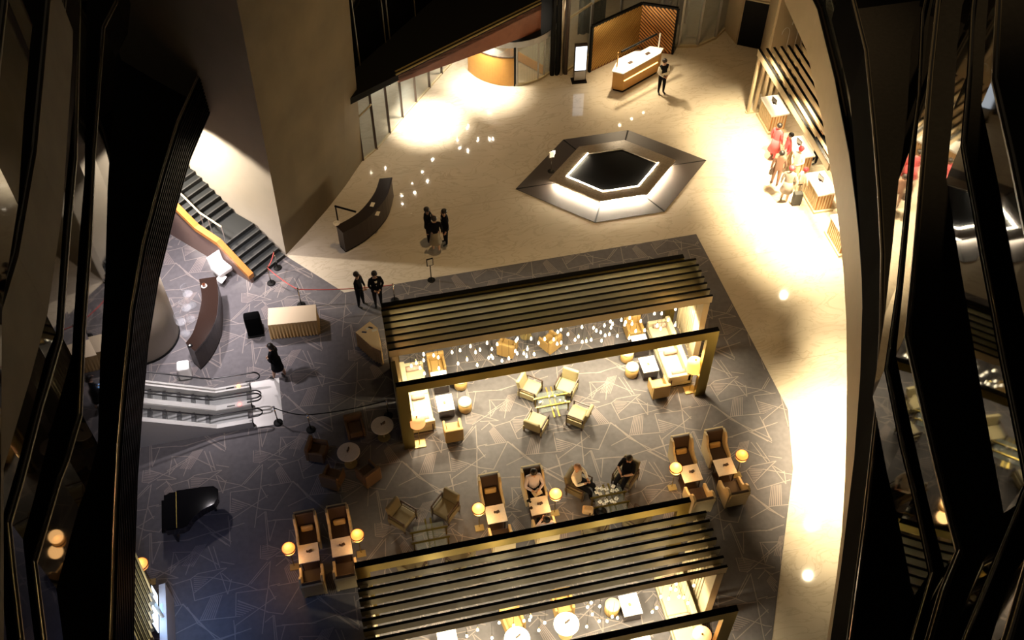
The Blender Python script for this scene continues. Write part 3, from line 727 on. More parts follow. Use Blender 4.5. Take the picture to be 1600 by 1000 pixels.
# ---- pavilion 1 furniture
SOL.put((1.31, 20.17, Z0), 0, 'long cream sofa with bolsters along the left screen of the far pavilion', 'cream sofas')
SOR.put((9.78, 20.18, Z0), 0, 'long cream sofa with bolsters beside the yellow floor lamp', 'cream sofas')
for x, y, l in ((2.13, 20.64, 'white-topped coffee table farther back by the left cream sofa'), (2.13, 19.66, 'white-topped coffee table nearer the front by the left cream sofa'),
                (8.95, 20.71, 'white-topped coffee table farther back by the right cream sofa'), (8.95, 19.75, 'white-topped coffee table nearer the yellow floor lamp')):
    CT.put((x, y, Z0), 0, l, 'white coffee tables')
for x, y, l in ((2.76, 19.58, 'round cream drum stool beside the front left coffee table'), (2.78, 20.5, 'round cream drum stool half hidden behind the brass beam, left'),
                (8.40, 19.78, 'round cream drum stool beside the front right coffee table'), (8.42, 20.42, 'round cream drum stool half hidden behind the brass beam, right')):
    STO.put((x, y, Z0), 0, l, 'drum stools')
for x, y, a, l in ((2.20, 18.62, 180, 'tan tub chair with its back to us near the peach floor lamp'), (9.02, 18.85, 180, 'tan tub chair with its back to us near the yellow floor lamp'),
                   (2.13, 21.28, 0, 'tan tub chair at the back beside the left cream sofa'), (8.93, 21.42, 0, 'tan tub chair at the back beside the right cream sofa'),
                   (4.58, 21.55, 148, 'tan tub chair turned right at the back middle of the far pavilion'), (6.03, 21.45, -148, 'tan tub chair turned left at the back middle of the far pavilion')):
    TAN.put((x, y, Z0), R(a), l, 'tan tub chairs')
RT.put((5.35, 22.15, Z0), 0, 'round pale table between the two turned tan tub chairs', 'round tables')
for x, y, a, l in ((4.93, 19.72, 52, 'cream open-arm lounge chair, upper left of the brass glass table'), (6.12, 19.58, -36, 'cream open-arm lounge chair, upper right of the brass glass table'),
                   (4.81, 18.36, 142, 'cream open-arm lounge chair, lower left of the brass glass table'), (6.22, 18.36, -128, 'cream open-arm lounge chair, lower right of the brass glass table')):
    OLV.put((x, y, Z0), R(a), l, 'lounge chairs round the glass table')
GT.put((5.49, 19.02, Z0), 0, 'glass table with crossed brass bars among four cream chairs', 'glass tables')
DLP, DLY = drum_lamp('lamp_peach', False), drum_lamp('lamp_yellow', True)
p = at(656, 694); DLP.put((p.x, p.y, Z0), 0, 'peach drum floor lamp at the left post of the far pavilion', 'floor lamps'); lamp_light(p.x, p.y, 1.0, 14)
p = at(1077, 610); DLY.put((p.x, p.y, Z0), 0, 'yellow domed floor lamp at the right post of the far pavilion', 'floor lamps'); lamp_light(p.x, p.y, 1.0, 26)
lamp_light(p.x, p.y, 1.8, 14)

# ---- round tables and brown chairs left of the pavilion
RT.put((.05, 19.08, Z0), 0, 'round marble table next to the left brass post', 'round tables')
RT.put((-1.09, 18.33, Z0), R(40), 'round marble table among the dark brown tub chairs', 'round tables')
for x, y, a, l in ((-.80, 19.42, 4, 'dark brown tub chair above the round tables, facing us'), (-2.05, 18.80, 68, 'dark brown tub chair left of the round table'),
                   (-1.68, 17.72, 150, 'dark brown tub chair below the round table, left one'), (-.60, 17.62, -150, 'dark brown tub chair below the round table, right one')):
    BRN.put((x, y, Z0), R(a), l, 'brown tub chairs')
# ---- dim seating round dark glass tables
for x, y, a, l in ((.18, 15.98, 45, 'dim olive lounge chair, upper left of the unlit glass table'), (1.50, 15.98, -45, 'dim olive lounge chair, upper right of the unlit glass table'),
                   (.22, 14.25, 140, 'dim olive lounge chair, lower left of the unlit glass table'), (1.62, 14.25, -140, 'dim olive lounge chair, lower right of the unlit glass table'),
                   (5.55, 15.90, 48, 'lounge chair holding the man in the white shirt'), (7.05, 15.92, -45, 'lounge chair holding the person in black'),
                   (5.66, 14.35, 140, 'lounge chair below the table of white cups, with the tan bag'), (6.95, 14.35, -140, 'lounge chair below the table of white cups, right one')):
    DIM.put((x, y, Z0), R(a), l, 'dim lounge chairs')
GT.put((.88, 15.12, Z0), 0, 'glass table with brass bars in the unlit seating group', 'glass tables')
GT.put((6.32, 15.12, Z0), 0, 'glass table with brass bars covered in small white cups', 'glass tables')
cup = thing('tea_cup', '', 'cup'); MB().lathe([(.018, 0), (.03, .015), (.036, .06), (.03, .06), (.02, .02)], 10).build('bowl', 'plate', cup); MB().box(-.055, .055, -.055, .055, -.008, 0).build('saucer', 'plate', cup); CUP = Proto(cup)
for x, y in ((425, 580), (418, 630), (462, 650), (480, 585), (540, 590), (555, 650), (625, 555), (615, 610), (668, 603), (462, 750), (515, 780), (543, 738), (605, 740), (645, 762), (665, 710)):
    q = at(880 + x / 8, 690 + y / 8, .45); CUP.put((q.x, q.y, Z0 + .424), random.random(), 'small white cup on a square saucer, dark glass table', 'cups on the glass table')

# ---- pavilion 2 furniture
SO2 = SOR
SO2.put((7.25, 11.25, Z0), 0, 'long cream sofa with bolsters in the pavilion lowest in the picture', 'cream sofas')
q = at(985, 945, .45); CT.put((q.x, q.y, Z0), 0, 'white-topped coffee table farther back in the near pavilion', 'white coffee tables')
q = at(1000, 995, .45); CT.put((q.x, q.y - .25, Z0), 0, 'white-topped coffee table cut by the picture bottom edge', 'white coffee tables')
q = at(966, 943, .45); STO.put((q.x - .16, q.y, Z0), 0, 'round cream drum stool farther back in the near pavilion', 'drum stools')
q = at(955, 1005, .45); STO.put((q.x, q.y, Z0), 0, 'round cream drum stool at the picture bottom edge', 'drum stools')
q = at(700, 1003, .45); CT.put((q.x, q.y, Z0), 0, 'white-topped coffee table at the lower left of the near pavilion', 'white coffee tables')
for (x, y), l in (((885, 975), 'round table, overlit top coloured white, right of the two in the near pavilion'), ((808, 998), 'round table, overlit top coloured white, left of the two in the near pavilion')):
    q = at(x, y, .66); RT_OVERLIT.put((q.x, q.y, Z0), 0, l, 'bright round tables')
for (x, y), a, l in (((880, 952), 0, 'tan tub chair behind the right overlit round table'), ((802, 978), 10, 'tan tub chair behind the left overlit round table')):
    q = at(x, y, .2); TAN.put((q.x, q.y + .1, Z0), R(a), l, 'tan tub chairs')
q = at(1097, 992, 1.45); DLP.put((q.x, q.y, Z0), 0, 'peach drum floor lamp at the picture bottom edge', 'floor lamps'); lamp_light(q.x, q.y, 1.0, 20)

# ================================================================== ENTRANCE THINGS
rd = struct(thing('door_2', None, None, (8.2, 37.65, 0)))
RR = 2.04
def arc(r, a0, a1, n=20): return [(r * math.cos(R(a0 + (a1 - a0) * i / n)), r * math.sin(R(a0 + (a1 - a0) * i / n))) for i in range(n + 1)]
MB().wall(arc(RR, 196, 263), .02, 1.42, .05).build('curved_panel', 'gold_panel', rd)
MB().wall(arc(RR, 196, 263), 1.42, 1.47, .07).build('panel_rail', 'dark_wood', rd)
MB().wall(arc(RR, 196, 263), 1.47, 1.92, .02).build('curved_pane', 'glass', rd)
for a0, a1 in ((264, 292), (293, 312), (313, 333)): MB().wall(arc(RR, a0, a1, 8), .10, 1.92, .02).build('curved_pane', 'glass', rd)
MB().wall(arc(RR, 263, 333), 0, .10, .08).build('floor_track', 'beige_fascia', rd)
MB().wall(arc(RR, 196, 340, 40), 1.92, 2.2, .06).build('header_band', 'steel', rd)
MB().prism(arc(RR + .02, 0, 351, 40), 2.2, 2.24).build('roof_disc', 'black', rd)
for a, m, r in ((263, 'black', .05), (265.5, 'steel', .05), (293, 'steel', .04), (303, 'steel', .03), (313, 'steel', .03), (333, 'black', .05)):
    MB().lathe([(r, 0), (r, 1.95)], 8, (RR * math.cos(R(a)), RR * math.sin(R(a)))).build('post', m, rd)
for a in (20, 110, 200, 290):
    e = Vector((math.cos(R(a + 15)), math.sin(R(a + 15)))) * 1.9
    o = MB().wall([(0, 0), e], .5, 1.85, .02).build('door_leaf', 'glass', rd); MB().wall([(0, 0), e], .05, .5, .04).build('kick_panel', 'gold_panel', o); MB().wall([(0, 0), e], 1.85, 1.92, .05).build('top_rail', 'steel', o)
point('revolving_door_light', (8.0, 37.3, 2.0), 60, (1, .75, .4), .15)
point('revolving_door_light', (7.0, 36.4, 1.8), 22, (1, .75, .4), .15)

ks = thing('display_kiosk', 'white glowing display screen standing beside the revolving door posts', 'kiosk', (10.71, 35.36, 0), R(-4))
MB().box(-.26, .26, -.09, .09, .02, 1.86).build('body', 'dark_base', ks); MB().box(-.235, .235, -.10, -.088, .62, 1.80).build('screen', 'screen_white', ks); MB().box(-.34, .30, -.2, .2, 0, .05).build('foot', 'black', ks)
MB().box(-.235, .235, -.098, -.088, .12, .56).build('lower_panel', 'steel', ks)

# folding brass screen: crossed slats in a frame
scn = thing('folding_screen', 'two-leaf brass lattice screen behind the concierge desk', 'screen', (0, 0, 0))
S0, S1, S2 = Vector((11.3, 35.88)), Vector((13.81, 37.03)), Vector((15.19, 36.33))
mat('lattice_gold', (.58, .34, .09), .35, .5); mat('lattice_copper', (.62, .30, .10), .35, .4); mat('lattice_back', (.05, .024, .008), .5)
for (a, b, m, dark, nn) in ((S0, S1, 'lattice_gold', 'lattice_back', 16), (S1, S2, 'lattice_copper', 'lattice_back', 9)):
    d = (b - a).normalized(); L = (b - a).length; n = Vector((d.y, -d.x)); HT = 2.25
    leaf = MB().wall([a, b], .06, HT, .05).build('leaf', dark, scn)
    fr = MB().wall([a, b], HT, HT + .09, .12); fr.build('top_rail', 'black', leaf)
    for e in (a, b):
        if e is not S1: MB().wall([e - d * .05, e + d * .05], 0, HT, .12).build('stile', 'black', leaf)
    MB().wall([a, b], 0, .06, .09).build('bottom_rail', 'red_wood', leaf)
    step_ = L / nn
    rise = 1.0 if m == 'lattice_gold' else -1.0
    for k in range(-int(HT / step_) - 1, nn + int(HT / step_) + 1, 1):
        # one slanted slat at 45 degrees, clipped to the leaf
        s0 = k * step_; s1 = s0 + rise * HT; lo_, hi_ = .02, L - .02
        t0, t1 = 0.0, 1.0
        for lim, sgn in ((lo_, 1), (hi_, -1)):
            f0, f1 = (s0 - lim) * sgn, (s1 - lim) * sgn
            if f0 < 0 and f1 < 0: t0 = 2; break
            if f0 < 0: t0 = max(t0, -f0 / (f1 - f0))
            elif f1 < 0: t1 = min(t1, f0 / (f0 - f1))
        if t1 - t0 < .03: continue
        pa = a + d * (s0 + (s1 - s0) * t0) + n * .035; pb = a + d * (s0 + (s1 - s0) * t1) + n * .035
        za, zb = .06 + (HT - .06) * t0, .06 + (HT - .06) * t1; hw = step_ * .30
        MB().add([(pa.x, pa.y, za - hw), (pb.x, pb.y, zb - hw), (pb.x, pb.y, zb + hw), (pa.x, pa.y, za + hw), (pa.x + n.x * .02, pa.y + n.y * .02, za - hw), (pb.x + n.x * .02, pb.y + n.y * .02, zb - hw), (pb.x + n.x * .02, pb.y + n.y * .02, zb + hw), (pa.x + n.x * .02, pa.y + n.y * .02, za + hw)],
                 [(0, 3, 2, 1), (4, 5, 6, 7), (0, 1, 5, 4), (2, 3, 7, 6), (1, 2, 6, 5), (0, 4, 7, 3)]).build('slat', m, leaf)

cd = thing('concierge_desk', 'long faceted concierge desk with white lit top before the brass screen', 'desk', (0, 0, 0))
DT = [tuple(at(x, y, 1.05)[:2]) for x, y in ((956, 111), (974, 115), (1032, 83), (1037, 75), (1016, 72), (1001, 80), (991, 80), (966, 92))]
ctr = Vector((sum(p[0] for p in DT) / 8, sum(p[1] for p in DT) / 8))
def shr(f): return [tuple(ctr + (Vector(p) - ctr) * f) for p in DT]
MB().prism(DT, 1.0, 1.05).build('worktop', 'white_top', cd); MB().prism(shr(.95), .12, 1.0).build('body', 'gold_panel', cd); MB().prism(shr(.90), 0, .12).build('plinth', 'black', cd)
a, b = Vector(DT[1]), Vector(DT[2]); d = (b - a).normalized(); n = Vector((d.y, -d.x))
MB().wall([a + d * .1 + n * -.03, b - d * .1 - n * .03], .60, .64, .06).build('light_shelf', 'desk_led', cd)
for i in range(16):
    q = a + (b - a) * (i + .8) / 17 - n * .05; MB().lathe([(.025, .15), (.025, .55)], 6, (q.x, q.y)).build('front_flute', 'dark_wood', cd)
la = thing('desk_lamp_bar', 'black bar lamp on two slim posts over the concierge desk', 'lamp', (0, 0, 0))
p0, p1 = at(971, 81, 2.0), at(1027, 53, 2.0)
MB().tube([p0, p1], .045, 6).build('bar', 'black', la)
for pp, m in ((at(964, 104, 1.05), 'gold_panel'), (at(1029, 74, 1.05), 'white_top')): MB().tube([pp, (pp.x, pp.y, 1.75)], .03, 6).build('post', m, la)
pm = (p0 + p1) / 2
for t in (.15, .5, .85): q = p0.lerp(p1, t) - Vector((0, .05, .06)); spot('desk_lamp_light', q, q - Vector((0, .1, 1)), 60, (1, .84, .55), 98, .6, .06)
for px, l in (((985, 98), 'open brown book on the concierge desk, nearer its left end'), ((1012, 84), 'open brown book on the concierge desk, nearer its right end')):
    q = at(*px, 1.05); b_ = MB().cbox((0, 0, .012), (.22, .14, .02), R(28)).add([], []).build('open_book', 'brown_leather', None, loc=(q.x, q.y, 1.052)); tag(b_, l, 'book', 'desk books')

# things glimpsed behind the back glazing
for (x, y, hgt, m, l) in ((12.1, 38.6, 2.6, 'black', 'dark draped curtain behind the glass near the white kiosk'), (15.9, 38.4, 2.4, 'brown_panel', 'brown draped curtain behind the glass right of the brass screen')):
    mb = MB(); pts = [(x - .6 + i * .1, y + .07 * math.sin(i * 1.9)) for i in range(13)]; tag(mb.wall(pts, 0, hgt, .03).build('curtain', m), l, 'curtain')

# ================================================================== RECEPTION (right)
rc = thing('reception_canopy', 'slatted reception canopy with cream end screen under the right gallery', 'canopy', (17.9, 28.45, 0))
zc = 3.1
for i in range(7):
    x = -.95 + i * .30; y0, y1 = (-3.4, 3.4) if i else (-3.45, 3.45)
    o = MB().box(x - .045, x + .045, y0, y1, zc - (.32 if i == 0 else .2), zc).build('roof_slat', 'cream_fascia', rc)
    MB().box(x - .05, x + .05, y0, y1, zc, zc + .012).build('slat_top_shade', 'black', o)  # dark slat tops painted black, as on the pavilions
for j in range(7):
    x = -.90 + j * .27; MB().box(x - .05, x + .05, 3.30, 3.42, .05, zc - .2).build('screen_slat', 'cream_fascia', rc)
MB().box(-1.0, 1.0, 3.28, 3.44, 0, .05).build('screen_sill', 'cream_fascia', rc)
MB().box(.98, 1.05, -3.4, 3.4, 0, zc - .2).build('back_panel', 'cream_fascia', rc)
for y in (25.6, 27.2, 28.8, 30.4): spot('reception_downlight', (17.7, y, 2.75), (17.5, y, 0), 130, (1, .82, .52), 104, .8, .1)
def reception_desk():
    t = thing('reception_desk', '', 'desk')
    MB().box(-.36, .40, -.62, .62, .86, .94).build('worktop', 'white_top', t, bevel=.01); MB().box(-.30, .34, -.56, .56, .1, .86).build('body', 'orange_wood', t)
    MB().box(-.38, .42, -.66, .66, 0, .1).build('plinth', 'beige_fascia', t)
    for i in range(10): MB().box(-.335, -.30, -.55 + i * .115, -.55 + i * .115 + .06, .12, .84).build('front_flute', 'cream_edge', t)
    for i in range(5): MB().box(-.26 + i * .115, -.20 + i * .115, -.595, -.56, .12, .84).build('side_flute', 'cream_edge', t)
    MB().cbox((.02, .15, 1.05), (.03, .32, .22), R(12)).build('monitor', 'dark_base', t); MB().cbox((.02, .15, .945), (.12, .16, .012)).build('monitor_foot', 'dark_base', t)
    return Proto(t)
RD = reception_desk()
for y, l in ((30.95, 'fluted reception desk deepest under the slatted canopy'), (28.35, 'fluted reception desk behind the guests in red'), (26.25, 'fluted reception desk beside the woman with the suitcase'), (23.95, 'fluted reception desk cut off by the right gallery')):
    RD.put((17.66, y, 0), 0, l, 'reception desks')
sc_ = thing('wire_sculpture', 'looped pale wire sculpture beyond the reception canopy', 'sculpture', (18.25, 32.45, 0))
for k, (x, h) in enumerate(((0, 3.2), (.35, 3.6), (.6, 3.5), (.9, 3.2))):
    MB().tube([(x + .16 * math.cos(a) , 0, h + .3 * math.sin(a)) for a in [math.pi * i / 8 for i in range(9)]], .012, 5).build('wire_loop', 'plate', sc_); MB().tube([(x + .16, 0, 0), (x + .16, 0, h)], .012, 5).build('wire_stem', 'plate', sc_)

# ================================================================== LEFT HALL
# escalators
def esc(y0, y1, label, col):
    t = thing('escalator', label, 'escalator', (0, 0, 0), 0, 'escalators'); yc = (y0 + y1) / 2; w_ = y1 - y0
    XE, XK, sl = -3.95, -5.05, math.tan(R(27))
    def zz(x): return 0 if x > XK else (XK - x) * sl
    xs = [XE, XK, -9.6]
    for i in range(13):
        x = XE - .15 - i * .40; z = zz(x - .1)
        o = MB().box(x - .40, x, y0 + .10, y1 - .10, max(0, z), z + .06).build('step', 'step_steel', t)
        if i > 2: MB().box(x - .10, x + .012, y0 + .10, y1 - .10, z - .18, z + .067).build('riser', 'rubber', o)
    return t
def deck(y, wd, label, lamp, rails):
    t = thing('escalator_balustrade', label, 'balustrade', (0, 0, 0), 0, 'escalator balustrades')
    XE, XK, sl = -3.95, -5.05, math.tan(R(27)); xs = [XE, XK, -9.6]
    def zz(x): return 0 if x > XK else (XK - x) * sl
    mb = MB(); pts = []
    for x in xs:
        b = 0; h = zz(x) + .30
        pts += [(x, y - wd / 2, b), (x, y + wd / 2, b), (x, y + wd / 2, h), (x, y - wd / 2, h)]
    fs = [(0, 3, 2, 1), (8, 9, 10, 11)] + [(4 * i + k, 4 * i + 4 + k, 4 * i + 4 + (k + 1) % 4, 4 * i + (k + 1) % 4) for i in range(2) for k in range(4)]
    mb.add(pts, fs).build('skirt_deck', 'deck_white', t)
    MB().box(XE, XE + .012, y - wd / 2, y + wd / 2, 0, .32).build('end_plate', 'black', t)
    if lamp:
        MB().lathe([(.06, .30), (.06, .33)], 10, (XE - .35, y)).build('signal_lamp', lamp, t); MB().box(XE - .75, XE - .5, y - .03, y + .03, .30, .304).build('sign_strip', 'suitcase_dark', t)
    for dy in rails:
        yy = y + dy; top = .82
        p = [(x, yy, zz(x) + top) for x in (-9.6, -7, XK - .3)] + [(XK, yy, top + .03), (XE, yy, top)]
        cx, cz_, rr = XE + .18, top - .20, .20
        p += [(cx + rr * math.sin(a), yy, cz_ + rr * math.cos(a)) for a in [math.pi * i / 8 for i in range(9)]] + [(XE - .1, yy, top - .40)]
        MB().tube(p, .025, 8).build('handrail', 'rubber', t)
        for (xa, xb) in ((XE + .1, XK), (XK, -6.2), (-6.2, -7.4), (-7.4, -8.6)):
            MB().add([(xa, yy, zz(xa) + .3), (xb, yy, zz(xb) + .3), (xb, yy, zz(xb) + top - .02), (xa, yy, zz(xa) + top - .02)], [(0, 1, 2, 3)]).build('glass_panel', 'glass', t)
    return t
YA, YB, YC = 21.85, 21.12, 20.42
esc(YB, YA, 'escalator steps rising left, the one nearer the curved bar', 0); esc(YC, YB, 'escalator steps rising left, the one nearer the piano', 0)
deck(YA, .20, 'white escalator balustrade with orange lamp, nearest the curved bar', 'orange_light', (.06,))
deck(YB, .24, 'white escalator balustrade with red lamp between both escalators', 'red_light', (-.06, .06))
deck(YC, .16, 'white escalator balustrade nearest the piano', None, (.04,))
lp = MB().box(-3.95, -3.02, 20.30, 22.15, .012, .022).build('landing_plate', 'steel'); tag(lp, 'pale metal landing plate at the foot of the escalators', 'plate')

# curved dark bar counters
def curved_counter(name, label, inner, outer, h, top, body, z=Z0):
    t = thing(name, label, 'counter', (0, 0, 0)); n = len(inner)
    def band(f0, f1, z0, z1, nm, m):
        mb = MB(); I = [Vector(i).lerp(Vector(o), f0) for i, o in zip(inner, outer)]; O = [Vector(i).lerp(Vector(o), f1) for i, o in zip(inner, outer)]
        return mb.prism([tuple(p) for p in I] + [tuple(p) for p in O[::-1]], z0, z1).build(nm, m, t)
    band(0, 1, h - .06, h, 'worktop', top); band(.06, .94, .08, h - .06, 'body', body); band(.12, .88, z, .08, 'plinth', 'black'); return t
def spl(px, z, n=5):
    P = [at(*p, z).xy for p in px]; out = []
    for i in range(len(P) - 1):
        p0, p1, p2, p3 = P[max(i - 1, 0)], P[i], P[i + 1], P[min(i + 2, len(P) - 1)]
        for k in range(n):
            t = k / n; out.append(.5 * ((2 * p1) + (p2 - p0) * t + (2 * p0 - 5 * p1 + 4 * p2 - p3) * t * t + (3 * p1 - p0 - 3 * p2 + p3) * t ** 3))
    return [tuple(p) for p in out] + [tuple(P[-1])]
curved_counter('curved_bar', 'crescent-shaped glossy brown bar counter left of the black draped stand', spl([(311, 436), (315, 465), (310, 493), (301, 520), (290, 536)], 1.05), spl([(338, 432), (341, 460), (338, 495), (323, 527), (304, 549)], 1.05), 1.05, 'walnut_gloss', 'espresso')
curved_counter('curved_desk', 'crescent-shaped black desk with framed notices on the marble floor', spl([(525, 353), (560, 332), (584, 303), (593, 279)], 1.05), spl([(536, 364), (574, 341), (603, 309), (613, 277)], 1.05), 1.05, 'espresso', 'espresso', 0)
for (x0, y0), l, zz in (((582, 320), 'small white card lying on the black curved desk', 1.055), ((590, 334), 'framed white notice on the front of the black curved desk', .9)):
    q = at(x0, y0, zz); o = MB().cbox((0, 0, .015), (.14, .22, .01), R(-25), 0 if zz > 1 else R(0)).build('notice_card', 'white_shirt', None, loc=(q.x, q.y, zz)); tag(o, l, 'card', 'notices on the curved desk')
q = at(526, 350, 1.1); o = MB().lathe([(.02, 0), (.09, .03), (.13, .10), (.11, .10), (.06, .03)], 14).build('bowl', 'white_shirt', None, loc=(q.x, q.y, 1.052)); tag(o, 'pale bowl on the left end of the black curved desk', 'bowl')
ar = thing('leaning_pole', 'thin black pole leaning from the curved desk towards the concrete wall', 'pole', (0, 0, 0))
MB().tube([at(523, 322, .9), at(556, 331, .9)], .04, 6).build('bar', 'black', ar); q = at(524, 322, .9); MB().tube([(q.x, q.y, 0), (q.x, q.y, .9)], .03, 6).build('upright', 'black', ar)
# acrylic stools behind the bar
ac = thing('clear_stool', '', 'stool'); MB().lathe([(.16, .60), (.18, .64), (.16, .66), (.01, .66)], 16).build('seat', 'acrylic', ac, smooth=True); MB().lathe([(.05, .03), (.03, .3), (.05, .60)], 10).build('stem', 'acrylic', ac, smooth=True); MB().lathe([(.17, 0), (.17, .03), (.05, .04)], 16).build('foot', 'acrylic', ac, smooth=True)
MB().wall([(.17 * math.cos(a), .17 * math.sin(a)) for a in [math.pi * i / 8 for i in range(9)]], .66, .98, .015).build('backrest', 'acrylic', ac)
AC = Proto(ac)
for (x, y), l in (((300, 478), 'clear acrylic bar stool farthest from the escalators'), ((298, 500), 'clear acrylic bar stool in the middle of three'), ((290, 522), 'clear acrylic bar stool nearest the escalators')): 
    q = at(x, y); AC.put((q.x, q.y, Z0), R(80), l, 'clear bar stools')
# white chair at the bar end, white cube
wc = thing('draped_chair', 'white cloth-draped chair at the upper end of the curved bar', 'chair', (*at(350, 432)[:2], Z0), R(35))
MB().box(-.28, .28, -.28, .28, .30, .50).build('seat', 'white_cloth', wc, bevel=.05); MB().cbox((0, .28, .62), (.56, .10, .62), 0, R(-8)).build('backrest', 'white_cloth', wc, bevel=.04); legs(wc, .5, .5, .3, .02, 'steel')
MB().cbox((-.25, -.28, .3), (.34, .25, .02), R(20), R(30)).build('cloth_tail', 'white_cloth', wc)
vz = thing('white_cube', 'white rounded cube stool beside the escalator top balustrade', 'stool', (*at(292, 588)[:2], Z0), R(0))
MB().box(-.20, .20, -.2, .2, .05, .62).build('body', 'white_top', vz, bevel=.06, seg=3); MB().box(-.15, .15, -.15, .15, 0, .05).build('foot', 'steel', vz)
kt = thing('bar_cup', 'small dark cup standing on the upper end of the curved bar', 'cup', (*at(319, 447, 1.05)[:2], 1.05)); MB().lathe([(.05, 0), (.06, .1), (.05, .1), (.04, .02)], 10).build('bowl', 'red_wood', kt); MB().lathe([(.1, 0), (.1, .01)], 14).build('saucer', 'plate', kt)
kt = thing('bar_phone', 'small black device on the lower end of the curved bar', 'device', (*at(297, 541, 1.05)[:2], 1.05)); MB().cbox((0, 0, .02), (.14, .1, .04), .6).build('body', 'black', kt); MB().cbox((0, 0, .045), (.05, .05, .01), .6).build('screen', 'plate', kt)

# skirted tables
def skirt(mb, poly, z0, z1, amp=.025, wl=.11):
    per = []; n = len(poly)
    for i in range(n):
        a, b = Vector(poly[i]), Vector(poly[(i + 1) % n]); d = b - a; m = max(2, int(d.length / (wl / 4))); nn = Vector((d.y, -d.x)).normalized()
        for k in range(m): per.append((a + d * k / m, nn, (a + d * k / m)))
    o = len(mb.v); N = len(per)
    for j, (p, nn, _) in enumerate(per):
        s_ = math.sin(j * math.tau / 4.0); mb.v += [(*(p), z1), (*(p + nn * (amp * (s_ + .6))), z0)]
    for j in range(N):
        j2 = (j + 1) % N; mb.f.append((o + 2 * j, o + 2 * j + 1, o + 2 * j2 + 1, o + 2 * j2))
    return mb
bt = thing('buffet_table', 'rectangular buffet table with cream cloth and pleated skirt', 'table', (0, 0, 0))
pl = [(-3.14, 23.86), (-1.52, 23.72), (-1.48, 24.44), (-3.08, 24.62)]
MB().prism(pl, .72, .755).build('table_top', 'linen', bt); skirt(MB(), pl, .03, .75).build('table_skirt', 'linen_skirt', bt)
for p in pl:
    c_ = Vector((-2.3, 24.15)); v = Vector(p).lerp(c_, .12); MB().lathe([(.02, Z0), (.02, .72)], 6, tuple(v)).build('leg', 'steel', bt)
ot = thing('corner_table', 'angular cloth-covered table with scattered papers beside the pavilion', 'table', (0, 0, 0))
pl2 = [(-.30, 22.93), (.14, 22.2), (.42, 21.95), (.44, 22.95), (.22, 23.30)]
MB().prism(pl2, .72, .755).build('table_top', 'linen', ot); skirt(MB(), pl2, .03, .75).build('table_skirt', 'linen_skirt', ot)
for v in ((-.1, 22.9), (.3, 22.3), (.3, 23.0)): MB().lathe([(.02, Z0), (.02, .72)], 6, v).build('leg', 'steel', ot)
mat('blue_folder', (.03, .05, .16), .5)
for (x, y, a, m, l) in ((575, 513, 20, 'plate', 'white paper at the left on the angular cloth table'), (579, 512, -30, 'blue_folder', 'dark blue folder in the middle of the angular cloth table'), (585, 516, 10, 'plate', 'white paper at the right on the angular cloth table'), (569, 519, -20, 'blue_folder', 'slim dark blue pen case on the angular cloth table')):
    q = at(x, y, .76); o = MB().cbox((0, 0, .006), (.16, .09 if m == 'plate' else .06, .01), R(a)).build('paper' if m == 'plate' else 'folder', m, None, loc=(q.x, q.y, .756)); tag(o, l, 'paper' if m == 'plate' else 'folder', 'papers on the angular table')
bs = thing('draped_stand', 'black cloth-covered round-topped stand beside the buffet table', 'stand', (*at(400, 519)[:2], Z0))
mb = MB(); mb.prism_x([(-.20, 0), (.22, 0), (.22, .70), (.17, .86), (.06, .95), (-.06, .95), (-.16, .86), (-.20, .70)], -.26, .26); mb.build('cover', 'black_cloth', bs, bevel=.05, seg=3)
MB().box(-.28, .28, -.25, .27, 0, .05).build('hem', 'black', bs)

# rope barriers
sp_ = thing('rope_post', '', 'barrier post'); MB().lathe([(.15, 0), (.15, .02), (.10, .035), (.02, .045)], 20).build('base', 'black', sp_, smooth=True); MB().lathe([(.022, .04), (.022, .85)], 10).build('pole', 'chrome', sp_, smooth=True); MB().lathe([(.03, .85), (.035, .88), (.001, .91)], 10).build('cap', 'chrome', sp_, smooth=True)
RP = Proto(sp_); posts = []
for px, l in (((434, 419), 'rope barrier post close to the foot of the black stairs'), ((424, 443), 'rope barrier post between stairs and buffet table'), ((471, 477), 'rope barrier post behind the buffet table'), ((617, 470), 'rope barrier post behind the two men in dark suits'),
              ((435, 661), 'rope barrier post at the escalator landing plate'), ((486, 672), 'rope barrier post above the dark brown tub chairs'), ((607, 650), 'rope barrier post at the left brass frame')):
    q = at(*px); posts.append(q); RP.put((q.x, q.y, Z0), 0, l, 'rope barrier posts')
def rope(i, j, m, l):
    a, b = posts[i] + Vector((0, 0, .84)), posts[j] + Vector((0, 0, .84)); pts = [a.lerp(b, t / 12) - Vector((0, 0, .10 * 4 * (t / 12) * (1 - t / 12))) for t in range(13)]
    tag(MB().tube(pts, .018, 6).build('barrier_rope', m), l, 'rope', 'barrier ropes')
rope(0, 1, 'red_rope', 'red barrier rope at the foot of the black stairs'); rope(1, 2, 'red_rope', 'red barrier rope running towards the buffet table'); rope(2, 3, 'red_rope', 'red barrier rope passing behind the two suited men')
rope(4, 5, 'black', 'black barrier rope from the escalator plate'); rope(5, 6, 'black', 'black barrier rope above the dark brown chair')
